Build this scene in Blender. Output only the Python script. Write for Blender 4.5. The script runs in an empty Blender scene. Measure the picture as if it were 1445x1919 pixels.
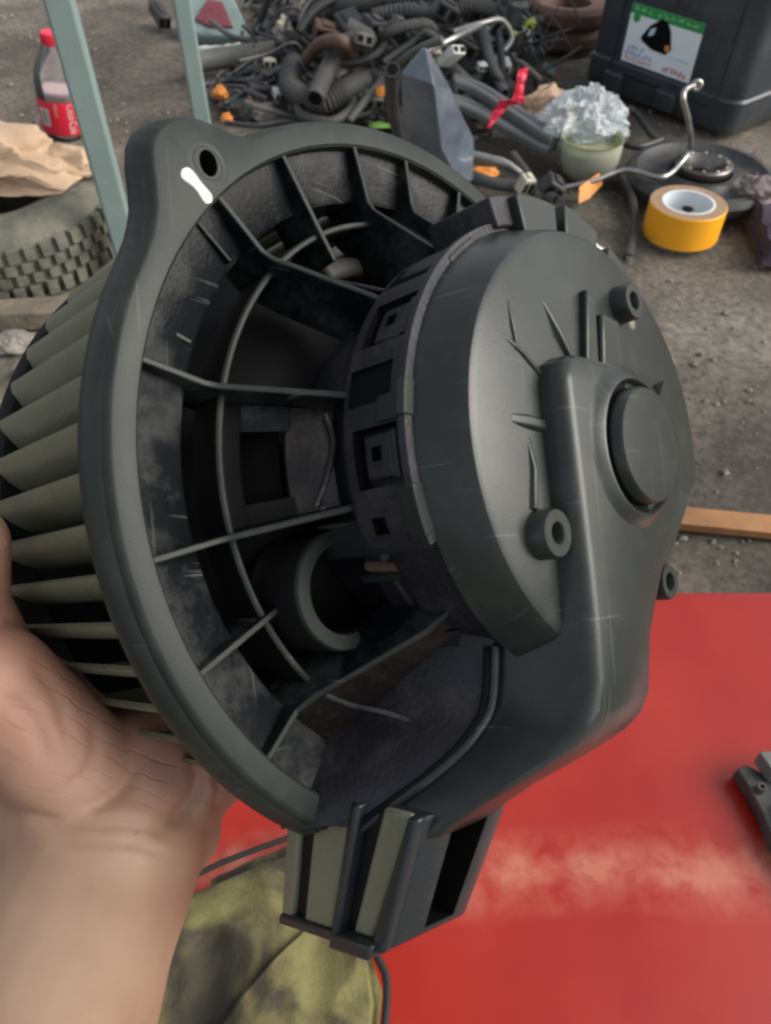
import bpy, bmesh, math, random
from mathutils import Vector, Matrix, noise
R=math.radians
D=bpy.data
SC=bpy.context.scene
COL=SC.collection
rnd=random.Random(7)

# ---------------------------------------------------------------- camera, light, exposure
cam_d=D.cameras.new('camera'); cam=D.objects.new('camera',cam_d); COL.objects.link(cam)
cam.location=(0,0,.62); cam.rotation_euler=(R(42),0,0)
cam_d.sensor_fit='VERTICAL'; cam_d.sensor_height=36; cam_d.lens=36*1450/1919
cam_d.clip_start=.01; cam_d.clip_end=200
cam_d.dof.use_dof=True; cam_d.dof.focus_distance=.21; cam_d.dof.aperture_fstop=30
SC.camera=cam
w=D.worlds.new('World'); SC.world=w; w.use_nodes=True
nt=w.node_tree; bg=nt.nodes['Background']
sky=nt.nodes.new('ShaderNodeTexSky'); sky.sky_type='NISHITA'; sky.sun_disc=False
SUN_EL,SUN_AZ=38,96      # azimuth from +Y, clockwise
sky.sun_elevation=R(SUN_EL); sky.sun_rotation=R(SUN_AZ)
sky.dust_density=4; sky.air_density=1.0; sky.ozone_density=.6
hs=nt.nodes.new('ShaderNodeHueSaturation'); hs.inputs['Saturation'].default_value=.35
nt.links.new(sky.outputs[0],hs.inputs['Color']); nt.links.new(hs.outputs[0],bg.inputs[0])
bg.inputs[1].default_value=.14
sl=D.lights.new('sun','SUN'); sl.energy=1.35; sl.angle=R(40); sl.color=(1,.95,.84)
so=D.objects.new('sun',sl); COL.objects.link(so)
so.rotation_euler=(R(90-SUN_EL),0,R(180-SUN_AZ))
SC.view_settings.view_transform='Standard'; SC.view_settings.look='None'
SC.view_settings.gamma=1; SC.view_settings.exposure=0.5
SC.cycles.filter_width=2.2
SC.cycles.max_bounces=6

# ---------------------------------------------------------------- materials
def mat(name,col,rough=.5,metal=0,spec=.5,var=.15,scale=8,bump=.0,bscale=40,dust=0,dustcol=(.35,.32,.27),dscale=30,dthr=.62,
        trans=0,ior=1.45,coat=0,sss=0,coords='Object',specks=0,scr=0):
    m=D.materials.new(name); m.use_nodes=True; t=m.node_tree; N=t.nodes; Lk=t.links.new
    b=N['Principled BSDF']; b.inputs['Roughness'].default_value=rough; b.inputs['Metallic'].default_value=metal
    b.inputs['Specular IOR Level'].default_value=spec; b.inputs['IOR'].default_value=ior
    b.inputs['Transmission Weight'].default_value=trans; b.inputs['Coat Weight'].default_value=coat
    if sss:
        b.inputs['Subsurface Weight'].default_value=sss; b.inputs['Subsurface Radius'].default_value=(.006,.0025,.0012); b.inputs['Subsurface Scale'].default_value=1
    tc=N.new('ShaderNodeTexCoord')
    n1=N.new('ShaderNodeTexNoise'); n1.inputs['Scale'].default_value=scale; n1.inputs['Detail'].default_value=6; n1.inputs['Roughness'].default_value=.65
    Lk(tc.outputs[coords],n1.inputs['Vector'])
    r1=N.new('ShaderNodeMapRange'); r1.inputs[1].default_value=.3; r1.inputs[2].default_value=.7
    r1.inputs[3].default_value=1-var; r1.inputs[4].default_value=1+var
    Lk(n1.outputs[0],r1.inputs[0])
    mul=N.new('ShaderNodeVectorMath'); mul.operation='SCALE'; mul.inputs[0].default_value=col[:3]
    Lk(r1.outputs[0],mul.inputs['Scale'])
    out=mul.outputs[0]
    def blend(fac,c2,out):
        mx=N.new('ShaderNodeMix'); mx.data_type='RGBA'
        Lk(fac,mx.inputs[0]); Lk(out,mx.inputs[6]); mx.inputs[7].default_value=(*c2[:3],1); return mx.outputs[2]
    if dust:
        n2=N.new('ShaderNodeTexNoise'); n2.inputs['Scale'].default_value=dscale; n2.inputs['Detail'].default_value=9; n2.inputs['Roughness'].default_value=.72
        Lk(tc.outputs[coords],n2.inputs['Vector'])
        r2=N.new('ShaderNodeMapRange'); r2.inputs[1].default_value=dthr-.14; r2.inputs[2].default_value=dthr+.14; r2.inputs[3].default_value=0; r2.inputs[4].default_value=dust
        Lk(n2.outputs[0],r2.inputs[0]); out=blend(r2.outputs[0],dustcol,out)
    if specks:
        v=N.new('ShaderNodeTexVoronoi'); v.inputs['Scale'].default_value=specks
        Lk(tc.outputs[coords],v.inputs['Vector'])
        r3=N.new('ShaderNodeMapRange'); r3.inputs[1].default_value=.05; r3.inputs[2].default_value=.11; r3.inputs[3].default_value=.55; r3.inputs[4].default_value=0
        Lk(v.outputs['Distance'],r3.inputs[0])
        # only some cells carry a speck
        sx=N.new('ShaderNodeSeparateColor'); Lk(v.outputs['Color'],sx.inputs[0])
        gt=N.new('ShaderNodeMath'); gt.operation='GREATER_THAN'; gt.inputs[1].default_value=.8; Lk(sx.outputs[0],gt.inputs[0])
        mm=N.new('ShaderNodeMath'); mm.operation='MULTIPLY'; Lk(r3.outputs[0],mm.inputs[0]); Lk(gt.outputs[0],mm.inputs[1])
        out=blend(mm.outputs[0],(.45,.42,.36),out)
    if scr:
        for ang,ss in((25,(900,22,60)),(-48,(30,700,60))):
            mp=N.new('ShaderNodeMapping'); mp.inputs['Rotation'].default_value=(0,0,R(ang)); mp.inputs['Scale'].default_value=ss; Lk(tc.outputs[coords],mp.inputs[0])
            ns=N.new('ShaderNodeTexNoise'); ns.inputs['Scale'].default_value=1; ns.inputs['Detail'].default_value=2; Lk(mp.outputs[0],ns.inputs[0])
            rs=N.new('ShaderNodeMapRange'); rs.inputs[1].default_value=.69; rs.inputs[2].default_value=.76; rs.inputs[3].default_value=0; rs.inputs[4].default_value=scr*.5; Lk(ns.outputs[0],rs.inputs[0])
            out=blend(rs.outputs[0],(.16,.165,.155),out)
    Lk(out,b.inputs['Base Color'])
    # roughness variation
    r4=N.new('ShaderNodeMapRange'); r4.inputs[1].default_value=.3; r4.inputs[2].default_value=.7
    r4.inputs[3].default_value=max(0,rough-.07); r4.inputs[4].default_value=min(1,rough+.08)
    Lk(n1.outputs[0],r4.inputs[0]); Lk(r4.outputs[0],b.inputs['Roughness'])
    if bump:
        n3=N.new('ShaderNodeTexNoise'); n3.inputs['Scale'].default_value=bscale; n3.inputs['Detail'].default_value=8
        Lk(tc.outputs[coords],n3.inputs['Vector'])
        bp=N.new('ShaderNodeBump'); bp.inputs['Strength'].default_value=1; bp.inputs['Distance'].default_value=bump
        Lk(n3.outputs[0],bp.inputs['Height']); Lk(bp.outputs[0],b.inputs['Normal'])
    return m
M={}
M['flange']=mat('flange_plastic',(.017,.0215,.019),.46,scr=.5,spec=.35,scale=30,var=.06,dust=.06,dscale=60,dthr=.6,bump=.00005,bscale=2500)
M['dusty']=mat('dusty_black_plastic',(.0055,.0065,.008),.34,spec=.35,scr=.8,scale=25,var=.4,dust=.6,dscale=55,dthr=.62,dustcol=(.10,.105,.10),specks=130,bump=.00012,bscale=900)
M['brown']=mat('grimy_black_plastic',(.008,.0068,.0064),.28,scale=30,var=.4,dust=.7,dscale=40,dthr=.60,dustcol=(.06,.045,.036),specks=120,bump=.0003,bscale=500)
M['cover']=mat('cover_plastic',(.019,.0235,.022),.30,scr=.6,scale=18,var=.06,dust=.06,dscale=50,dthr=.62,specks=45,bump=.00004,bscale=2500)
M['violet']=mat('flare_tinted_plastic',(.014,.0135,.019),.45,scale=30,var=.2,dust=.12,dscale=60,bump=.0002,bscale=800)  # violet of the lens flare put into the base colour
M['fan']=mat('left_lit_plastic',(.175,.18,.125),.30,scale=30,var=.12,dust=.15,dscale=60,dthr=.62,dustcol=(.2,.19,.15),bump=.0002,bscale=500)  # paled to olive to hold the light reflected from the left
M['dark']=mat('shaded_black_plastic',(.006,.006,.0065),.6,spec=.2,scale=20)  # colour kept extra dark to hold the shade deep in the housing
M['dome']=mat('grey_dome',(.055,.056,.05),.6,scale=20,dust=.2)
M['slot']=mat('deep_black',(.005,.005,.0055),.8,spec=.15)  # near-black holds the shade inside slots, holes and gaps
M['arm']=mat('arm_plastic',(.019,.023,.026),.28,scr=.4,scale=25,var=.1,dust=.08,bump=.00004,bscale=2500)
M['paint']=mat('white_paint',(.60,.63,.57),.6,var=.12,scale=600,dust=.3,dscale=500,dthr=.58)
M['steel']=mat('worn_steel',(.42,.42,.40),.38,metal=.9,var=.2,scale=40,dust=.35,dustcol=(.16,.12,.09))
M['hose']=mat('hose_rubber',(.045,.05,.052),.6,scale=15,var=.25,dust=.55,dustcol=(.14,.125,.11),dscale=14,dthr=.52,bump=.001,bscale=60)
M['hose_brown']=mat('brown_hose_rubber',(.12,.075,.055),.6,scale=15,var=.25,dust=.4,dustcol=(.2,.16,.13),dscale=20,bump=.001,bscale=60)
M['blackp']=mat('scuffed_black_plastic',(.03,.032,.036),.45,scale=12,var=.25,dust=.4,dustcol=(.13,.12,.11),dscale=20,dthr=.56,bump=.0006,bscale=60)
M['greyp']=mat('dusty_grey_plastic',(.10,.105,.10),.55,scale=12,var=.25,dust=.5,dustcol=(.19,.17,.15),dscale=18,dthr=.55,bump=.001,bscale=60)
M['white']=mat('dirty_white_plastic',(.68,.70,.66),.45,scale=20,var=.1,dust=.35,dustcol=(.3,.27,.22),dscale=35,dthr=.6)
M['cream']=mat('cream_plastic',(.55,.52,.42),.5,scale=20,var=.15,dust=.4,dustcol=(.3,.24,.18),dscale=35)
M['orange']=mat('orange_plastic',(.75,.28,.04),.5,scale=20,var=.15,dust=.25,dustcol=(.35,.24,.15),dscale=35)
M['red']=mat('red_plastic_film',(.72,.03,.07),.28,scale=30,var=.15)
M['lime']=mat('yellow_green_plastic',(.50,.55,.08),.5,scale=20)
M['gloss']=mat('glossy_navy_plastic',(.085,.105,.135),.18,scale=12,var=.2,coat=.5,dust=.5,dustcol=(.22,.25,.3),dscale=10,dthr=.55)
M['foam']=mat('grey_rubber_strip',(.11,.115,.12),.65,scale=20,var=.12,dust=.2,dustcol=(.22,.21,.2))
M['rust']=mat('rusty_rubber',(.15,.085,.065),.75,scale=12,var=.35,dust=.5,dustcol=(.2,.15,.12),bump=.002,bscale=40)
M['bin']=mat('bin_plastic',(.042,.049,.057),.28,scale=8,var=.12,dust=.12,dscale=14,bump=.0004,bscale=250)
M['tyre']=mat('mossy_tyre_rubber',(.085,.09,.075),.85,scale=14,var=.35,dust=.75,dustcol=(.20,.19,.15),dscale=25,dthr=.48,bump=.003,bscale=70)
M['leg']=mat('grey_green_paint',(.22,.29,.28),.38,scale=9,var=.1,dust=.2,dustcol=(.4,.44,.42),dscale=22,dthr=.64,bump=.0003,bscale=200)
M['wood']=mat('old_wood',(.30,.145,.06),.7,scale=10,var=.3,dust=.3,dustcol=(.2,.14,.1),bump=.001,bscale=80)
M['wood2']=mat('weathered_wood',(.17,.145,.11),.85,scale=20,var=.35,dust=.3,bump=.003,bscale=60)
M['tape']=mat('yellow_tape',(.95,.42,.02),.32,scale=8,var=.05)
M['tapeside']=mat('tape_edge',(.32,.21,.13),.7,scale=60,var=.12)
M['core']=mat('cardboard_core',(.70,.74,.76),.6,scale=12,var=.05)
M['metal']=mat('dark_bare_metal',(.20,.19,.18),.32,metal=.85,scale=20,var=.35,dust=.4,dustcol=(.09,.07,.06))
M['purple']=mat('dark_purple_cloth',(.045,.035,.05),.9,scale=12,var=.3,bump=.002,bscale=120)
M['greycloth']=mat('grey_rag',(.20,.17,.17),.9,scale=12,var=.3,bump=.002,bscale=120)
M['lens']=mat('red_lens',(.20,.05,.06),.3,scale=20,var=.2,coat=.3)
M['bracket']=mat('oily_black_plastic',(.022,.023,.025),.4,scale=20,var=.3,dust=.25)
M['hem']=mat('black_hem',(.012,.012,.013),.7)
M['leaf']=mat('leaf',(.14,.28,.05),.5)
M['stone']=mat('grey_stone',(.22,.20,.18),.9,scale=20,var=.3,bump=.004,bscale=60)

def glassy(name,col,rough=.08,ior=1.3,thinmix=.75):
    m=D.materials.new(name); m.use_nodes=True; N=m.node_tree.nodes; Lk=m.node_tree.links.new
    b=N['Principled BSDF']; b.inputs['Base Color'].default_value=(*col,1); b.inputs['Roughness'].default_value=rough
    tr=N.new('ShaderNodeBsdfTransparent'); tr.inputs[0].default_value=(*col,1)
    gl=N.new('ShaderNodeBsdfGlossy'); gl.inputs['Roughness'].default_value=rough
    mx=N.new('ShaderNodeMixShader'); mx2=N.new('ShaderNodeMixShader')
    fr=N.new('ShaderNodeFresnel'); fr.inputs[0].default_value=1.38
    Lk(fr.outputs[0],mx.inputs[0]); Lk(tr.outputs[0],mx.inputs[1]); Lk(gl.outputs[0],mx.inputs[2])
    mx2.inputs[0].default_value=thinmix; Lk(b.outputs[0],mx2.inputs[1]); Lk(mx.outputs[0],mx2.inputs[2])
    Lk(mx2.outputs[0],N['Material Output'].inputs[0]); return m
M['clear']=glassy('clear_bottle_plastic',(.985,.985,.985),.06,thinmix=.97)
M['bag']=glassy('clear_bag_film',(.86,.9,.92),.15,thinmix=.5)
M['jar']=glassy('greenish_jar_plastic',(.70,.73,.60),.2,thinmix=.6)

# ground: packed grey-brown dirt over concrete
def ground_mat():
    m=D.materials.new('packed_dirt'); m.use_nodes=True; t=m.node_tree; N=t.nodes; Lk=t.links.new; b=N['Principled BSDF']
    tc=N.new('ShaderNodeTexCoord')
    a=N.new('ShaderNodeTexNoise'); a.inputs['Scale'].default_value=2.6; a.inputs['Detail'].default_value=12; a.inputs['Roughness'].default_value=.66
    c=N.new('ShaderNodeTexNoise'); c.inputs['Scale'].default_value=85; c.inputs['Detail'].default_value=10; c.inputs['Roughness'].default_value=.7
    for x in(a,c): Lk(tc.outputs['Object'],x.inputs['Vector'])
    cr=N.new('ShaderNodeValToRGB'); e=cr.color_ramp.elements; e[0].position=.36; e[0].color=(.062,.054,.045,1); e[1].position=.64; e[1].color=(.25,.23,.195,1)
    k=e.new(.5); k.color=(.14,.124,.104,1)
    Lk(a.outputs[0],cr.inputs[0])
    cr2=N.new('ShaderNodeValToRGB'); e=cr2.color_ramp.elements; e[0].position=.36; e[0].color=(.55,.53,.5,1); e[1].position=.68; e[1].color=(1.35,1.33,1.3,1)
    Lk(c.outputs[0],cr2.inputs[0])
    mx=N.new('ShaderNodeMix'); mx.data_type='RGBA'; mx.blend_type='MULTIPLY'; mx.inputs[0].default_value=1
    Lk(cr.outputs[0],mx.inputs[6]); Lk(cr2.outputs[0],mx.inputs[7]); Lk(mx.outputs[2],b.inputs['Base Color'])
    b.inputs['Roughness'].default_value=.85
    bp=N.new('ShaderNodeBump'); bp.inputs['Distance'].default_value=.006; bp.inputs['Strength'].default_value=1
    Lk(c.outputs[0],bp.inputs['Height']); Lk(bp.outputs[0],b.inputs['Normal'])
    return m
M['ground']=ground_mat()

# ---------------------------------------------------------------- mesh helpers
class MB:
    def __init__(s): s.v=[]; s.f=[]
    def add(s,v,f):
        o=len(s.v); s.v+=[tuple(p) for p in v]; s.f+=[tuple(i+o for i in q) for q in f]; return s
    def loft(s,rings,closed=True,cap=True,loop=False):
        n=len(rings[0]); v=[p for r in rings for p in r]; f=[]
        m=len(rings)
        for i in range(m if loop else m-1):
            for j in range(n if closed else n-1):
                a=i*n+j; b=i*n+(j+1)%n; c=((i+1)%m)*n+(j+1)%n; d=((i+1)%m)*n+j
                f.append((a,b,c,d))
        if cap and closed and not loop:
            f.append(tuple(range(n))[::-1]); f.append(tuple((m-1)*n+j for j in range(n)))
        return s.add(v,f)
    def lathe(s,prof,a0=0,a1=360,n=96,closed=False,c=(0,0)):
        full=abs(a1-a0)>=359.9
        k=max(3,int(n*abs(a1-a0)/360)); rings=[]
        for i in range(k if full else k+1):
            a=R(a0+(a1-a0)*i/k); rings.append([(c[0]+r*math.cos(a),c[1]+r*math.sin(a),h) for r,h in prof])
        return s.loft(rings,closed=closed,cap=closed and not full,loop=full)
    def sector(s,r0,r1,a0,a1,h0,h1,n=8):
        return s.lathe([(r0,h0),(r1,h0),(r1,h1),(r0,h1)],a0,a1,n*360/abs(a1-a0),closed=True)
    def box(s,c,d,rz=0,M4=None):
        v=[]
        for x in(-.5,.5):
            for y in(-.5,.5):
                for z in(-.5,.5):
                    p=Vector((x*d[0],y*d[1],z*d[2]))
                    p=Matrix.Rotation(rz,3,'Z')@p
                    if M4 is not None: p=M4@p
                    v.append(p+Vector(c))
        return s.add(v,[(0,1,3,2),(4,6,7,5),(0,4,5,1),(2,3,7,6),(0,2,6,4),(1,5,7,3)])
    def hexa(s,p): return s.add(p,[(0,3,2,1),(4,5,6,7),(0,1,5,4),(1,2,6,5),(2,3,7,6),(3,0,4,7)])
    def prism(s,out,h0,h1):
        return s.loft([[(x,y,h0) for x,y in out],[(x,y,h1) for x,y in out]])
    def tube(s,pts,r,n=10,cap=True):
        P=[Vector(p) for p in pts]; rings=[]; rr=r if isinstance(r,(list,tuple)) else [r]*len(P)
        up=None
        for i,p in enumerate(P):
            t=(P[min(i+1,len(P)-1)]-P[max(i-1,0)])
            t=t.normalized() if t.length>1e-9 else Vector((0,0,1))
            if up is None:
                up=t.orthogonal().normalized()
            else:
                up=(up-t*up.dot(t)); up=up.normalized() if up.length>1e-6 else t.orthogonal().normalized()
            b=t.cross(up)
            rings.append([p+(up*math.cos(2*math.pi*k/n)+b*math.sin(2*math.pi*k/n))*rr[i] for k in range(n)])
        return s.loft(rings,cap=cap)
def spline(pts,k=6):
    P=[Vector(p) for p in pts]; out=[]
    for i in range(len(P)-1):
        p0=P[max(i-1,0)];p1=P[i];p2=P[i+1];p3=P[min(i+2,len(P)-1)]
        for j in range(k):
            t=j/k; out.append(.5*((2*p1)+(-p0+p2)*t+(2*p0-5*p1+4*p2-p3)*t*t+(-p0+3*p1-3*p2+p3)*t**3))
    out.append(P[-1]); return out
def build(name,mb,m,parent=None,scale=1,bevel=0,smooth=35,seg=2,loc=None,rot=None,mods=()):
    me=D.meshes.new(name); me.from_pydata([(x*scale,y*scale,z*scale) for x,y,z in mb.v],[],mb.f); me.validate(); 
    bm=bmesh.new(); bm.from_mesh(me); bmesh.ops.remove_doubles(bm,verts=bm.verts,dist=1e-7)
    bmesh.ops.recalc_face_normals(bm,faces=bm.faces); bm.to_mesh(me); bm.free()
    me.materials.append(m)
    o=D.objects.new(name,me); COL.objects.link(o)
    if parent: o.parent=parent
    if loc: o.location=loc
    if rot: o.rotation_euler=rot
    if bevel:
        b=o.modifiers.new('bevel','BEVEL'); b.width=bevel*scale; b.segments=seg; b.limit_method='ANGLE'; b.angle_limit=R(30); b.harden_normals=False
    if smooth:
        me.shade_smooth(); me.set_sharp_from_angle(angle=R(smooth))
    return o
def bake(o,extra=None):
    dg=bpy.context.evaluated_depsgraph_get(); dg.update(); me=D.meshes.new_from_object(o.evaluated_get(dg)); o.modifiers.clear(); o.data=me
    return o
def cut(o,mb,scale=1):
    me=D.meshes.new('cut'); me.from_pydata([(x*scale,y*scale,z*scale) for x,y,z in mb.v],[],mb.f)
    bm=bmesh.new(); bm.from_mesh(me); bmesh.ops.recalc_face_normals(bm,faces=bm.faces); bm.to_mesh(me); bm.free()
    c=D.objects.new('cutter',me); COL.objects.link(c); c.parent=o.parent
    mod=o.modifiers.new('b','BOOLEAN'); mod.operation='DIFFERENCE'; mod.object=c; mod.solver='EXACT'; mod.material_mode='TRANSFER'; me.materials.append(M['slot'])  # cut faces turn near-black, so the shade sits in their colour
    bake(o); D.objects.remove(c); D.meshes.remove(me)
    return o
def tag(o,label,cat,group=None,kind=None):
    if label: o['label']=label
    if cat: o['category']=cat
    if group: o['group']=group
    if kind: o['kind']=kind
    return o
def empty(name,loc,label,cat,group=None,rot=(0,0,0)):
    o=D.objects.new(name,None); COL.objects.link(o); o.location=loc; o.rotation_euler=rot; o.empty_display_size=.02
    return tag(o,label,cat,group)
def pol(r,a,h=0): return (r*math.cos(R(a)),r*math.sin(R(a)),h)

# ================================================================ ground
mb=MB()
n=140; xs=[-3+6*i/n for i in range(n+1)]; ys=[-1+5.5*i/n for i in range(n+1)]
def gz(x,y): return .012*noise.noise(Vector((x*3,y*3,0)))+.006*noise.noise(Vector((x*11,y*11,4)))-.008
v=[(x,y,gz(x,y)) for y in ys for x in xs]
f=[(j*(n+1)+i,j*(n+1)+i+1,(j+1)*(n+1)+i+1,(j+1)*(n+1)+i) for j in range(n) for i in range(n)]
mb.add(v,f)
# wide flat apron that carries the ground on to the horizon
def quad(a,b,c,d): mb.add([a,b,c,d],[(0,1,2,3)])
F=60
quad((-F,4.5,-.01),(F,4.5,-.01),(F,F,-.01),(-F,F,-.01)); quad((-F,-F,-.01),(F,-F,-.01),(F,-1,-.01),(-F,-1,-.01))
quad((-F,-1,-.01),(-3,-1,-.01),(-3,4.5,-.01),(-F,4.5,-.01)); quad((3,-1,-.01),(F,-1,-.01),(F,4.5,-.01),(3,4.5,-.01))
g=build('ground',mb,M['ground'],smooth=60); g['kind']='structure'
# loose crumbs of stone and dirt
mb=MB()
for i in range(5200):
    x=rnd.uniform(-1.2,1.2); y=rnd.uniform(.45,2.6); s=rnd.choice([.0015,.002,.003,.003,.005])*rnd.uniform(.6,1.5)
    z=gz(x,y)+s*.3; ps=[(s,0,0),(-s,0,0),(0,s*.8,0),(0,-s*.8,0),(0,0,s*.7),(0,0,-s*.7)]
    q=Matrix.Rotation(rnd.uniform(0,6),3,'Z')@Matrix.Rotation(rnd.uniform(-.5,.5),3,'X')
    mb.add([q@Vector(p)+Vector((x,y,z)) for p in ps],[(0,2,4),(2,1,4),(1,3,4),(3,0,4),(2,0,5),(1,2,5),(3,1,5),(0,3,5)])
g=build('gravel',mb,M['stone'],smooth=0); g['kind']='stuff'; g['label']='small crumbs of stone and dirt scattered over the ground'; g['category']='gravel'

# ================================================================ blower motor (held in the hand)
# local frame in millimetres: z = fan axis towards the motor cover, origin in the middle of the flange face
BW=Matrix(((0.709787,-0.079010,0.699971),(0.471346,0.791726,-0.388590),(-0.523483,0.605745,0.599198)))      # rows: world x,y,z of the local axes
bl=D.objects.new('blower_motor',None); COL.objects.link(bl); bl.empty_display_size=.05
bl.matrix_world=Matrix.Translation((0.01537,0.14942,0.46973))@BW.to_4x4()
tag(bl,'black plastic car heater blower motor with fan wheel held in a hand','blower motor')
K=.001
def part(name,mb,m,parent=None,**k): return build(name,mb,m,parent or bl,scale=K,**k)

# --- flange with lug
bump={125:95,127:95.6,129:97.2,131:100.5,133:103.6,135:105.6,137:106.7,139:106.8,141:105.8,143:103.3,145:100.2,147:97.8,149:96.4,151:95.5,154:95}
def Ro(a):
    if a<=125 or a>=154: return 95
    ks=sorted(bump)
    for i in range(len(ks)-1):
        if ks[i]<=a<=ks[i+1]:
            t=(a-ks[i])/(ks[i+1]-ks[i]); return bump[ks[i]]*(1-t)+bump[ks[i+1]]*t
mb=MB(); rings=[]
a=-73.0
while a<=239.01:
    ro=Ro(a); k=1 if ro<95.3 else 1
    pr=[(88.6,-6.5),(88.6,-.6),(89.2,0),(ro-1.2,0),(ro-.3,-.5),(ro+.1,-1.5),(ro+.25,-2.2),(ro+.8,-2.6),(ro+1.9,-6),(ro+2.2,-8),(ro+1.8,-8.8),(91.6,-8.8),(91.6,-6.5)]
    rings.append([pol(r,a,h) for r,h in pr]); a+=1.0 if not(122<a<156) else .5
mb.loft(rings,closed=True,cap=True)
fl=part('flange',mb,M['flange'],smooth=40)
c=MB(); c.lathe([(0,-20),(3.6,-20),(3.6,5),(0,5)],n=24,c=(95*math.cos(R(137)),95*math.sin(R(137)))); c=MB()
hx,hy=95.2*math.cos(R(136.2)),95.2*math.sin(R(136.2))
c.loft([[(hx+2.3*math.cos(2*math.pi*i/24),hy+3.0*math.sin(2*math.pi*i/24),h) for i in range(24)] for h in(-20,5)])
cut(fl,c,K); fl.data.shade_smooth(); fl.data.set_sharp_from_angle(angle=R(40))
# raised collar round the hole
mb=MB(); mb.lathe([(3.5,0),(3.7,.12),(4.6,.12),(5.2,0)],n=32,c=(hx,hy)); part('hole_collar',mb,M['flange'])
# white paint stroke
p0=Vector(((-75.47,62.21,0))); p1=Vector(((-68.55,57.21,0))); mb=MB()
d=(p1-p0).normalized(); nn=Vector((-d.y,d.x,0)); out=[]
L_=(p1-p0).length; rings=[]
for i in range(25):
    t=i/24; e=math.sqrt(max(0,1-(max(0,abs(t-.5)-.38)/.12)**2)); w_=max(.15,(1.35+.3*(1-t)+.18*math.sin(t*9))*e); cc_=p0+d*L_*t+nn*.35*math.sin(t*4)
    rings.append([(cc_+nn*w_*q).to_tuple()[:2]+(z,) for q,z in((-1,.02),(-.9,.22),(.9,.22),(1,.02))])
mb.loft(rings); part('paint_mark',mb,M['paint'],smooth=40)

# --- dish floor and inner wall
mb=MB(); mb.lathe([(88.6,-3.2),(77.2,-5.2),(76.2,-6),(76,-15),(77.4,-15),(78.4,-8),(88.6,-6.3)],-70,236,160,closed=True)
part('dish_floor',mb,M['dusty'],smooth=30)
# --- inlet ring
mb=MB(); mb.lathe([(68.3,-2.4),(68.7,-1.9),(69.5,-1.9),(69.9,-2.4),(69.9,-12),(68.2,-12)],60,232,150,closed=True)
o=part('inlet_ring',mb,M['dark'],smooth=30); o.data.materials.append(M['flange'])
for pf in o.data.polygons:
    if pf.normal.z>.3: pf.material_index=1  # lit top and shaded walls put into two colours
# --- radial ribs: profile in the (r,h) plane, swept by thickness
def rib(a,poly,th=1.5,m='flange',a2=None):
    mb=MB(); t=Vector((-math.sin(R(a)),math.cos(R(a)),0)); u=Vector((math.cos(R(a)),math.sin(R(a)),0))
    rings=[]
    for s in(-th/2,th/2): rings.append([u*r+t*s+Vector((0,0,h)) for r,h in poly])
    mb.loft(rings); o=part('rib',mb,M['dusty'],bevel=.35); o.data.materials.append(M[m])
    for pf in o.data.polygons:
        if pf.normal.z>.25 and len(pf.vertices)==4: pf.material_index=1  # pale tops, dark sides: edge highlights and shade put into the colour
long_=[(89,-.5),(74.5,-.5),(72,.6),(50,23),(47,23),(47,2),(60,-10),(68,-16),(77,-16),(80,-6),(89,-6)]
for a in(167,105,138): rib(a,long_)
rib(-167,[(89,-.5),(74,-.5),(71,1),(55,17),(50,20),(47,20),(47,-4),(60,-10),(68,-16),(77,-16),(80,-6),(89,-6)])
rib(-135,[(89,-.5),(77,-.5),(72.5,3.2),(55,26),(48,30),(48,8),(66,-14),(77,-15),(80,-6),(89,-6)])
rib(92,[(89,-.5),(76,0),(73,1),(58,17.5),(47,20),(47,8),(66,-14),(77,-15),(80,-6),(89,-6)])
rib(-151,[(89,-.5),(64,-.5),(63,-14),(77,-14),(80,-6),(89,-6)]); rib(122,[(89,-.5),(62,-.5),(61,-14),(77,-14),(80,-6),(89,-6)]); rib(77,[(89,-.5),(72,-.5),(66,4),(50,18),(50,6),(66,-14),(77,-15),(80,-6),(89,-6)])
rib(62,[(89,-.5),(66,-.5),(66,-6),(89,-6)]); rib(-120,[(89,-4),(70,-4),(60,6),(50,24),(48,10),(66,-8)])
rib(160,[(88.4,-4.5),(77.5,-4.5),(77.5,-5.4),(88.4,-4.9)],1.0,'flange'); rib(143,[(88.4,-2.5),(77.5,-3.5),(77.5,-5.4),(88.4,-3.9)],1.0)
# wing-shaped web behind the upper-left rib
mb=MB(); rings=[]
for i in range(9):
    t=i/8; a=138-4*t; r=70-17*t; h=-1+20*t
    hw=2.2*(1-t)+.5
    rings.append([pol(r+hw*.7,a+1.6,h-.2),pol(r-hw*.2,a+.2,h+.8),pol(r-hw*1.4,a-1.6,h-.6),pol(r-9,a-5.5,h-10+3*t),pol(r-4,a-2,h-15)])
mb.loft(rings); part('web',mb,M['dusty'],bevel=.4)

# --- sheets between ribs (motor support cone)
def sheet(a0,a1,p,m='brown',th=1.4,n=40):
    mb=MB(); q=[(r,h) for r,h in p]+[(r-th*.3,h-th) for r,h in p[::-1]]
    mb.lathe(q,a0,a1,n*360/abs(a1-a0)/3,closed=True); return part('support_wall',mb,M[m],smooth=40)
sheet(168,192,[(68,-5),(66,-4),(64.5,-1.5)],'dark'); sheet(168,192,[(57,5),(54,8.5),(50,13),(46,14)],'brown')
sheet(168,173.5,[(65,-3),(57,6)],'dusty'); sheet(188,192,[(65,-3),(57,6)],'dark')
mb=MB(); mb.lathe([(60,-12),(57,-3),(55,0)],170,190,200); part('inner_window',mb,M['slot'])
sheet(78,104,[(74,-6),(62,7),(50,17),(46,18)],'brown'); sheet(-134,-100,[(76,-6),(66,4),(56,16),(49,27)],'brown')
sheet(-119,-100,[(94,-10),(84,-4),(76,-5)],'brown')
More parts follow.
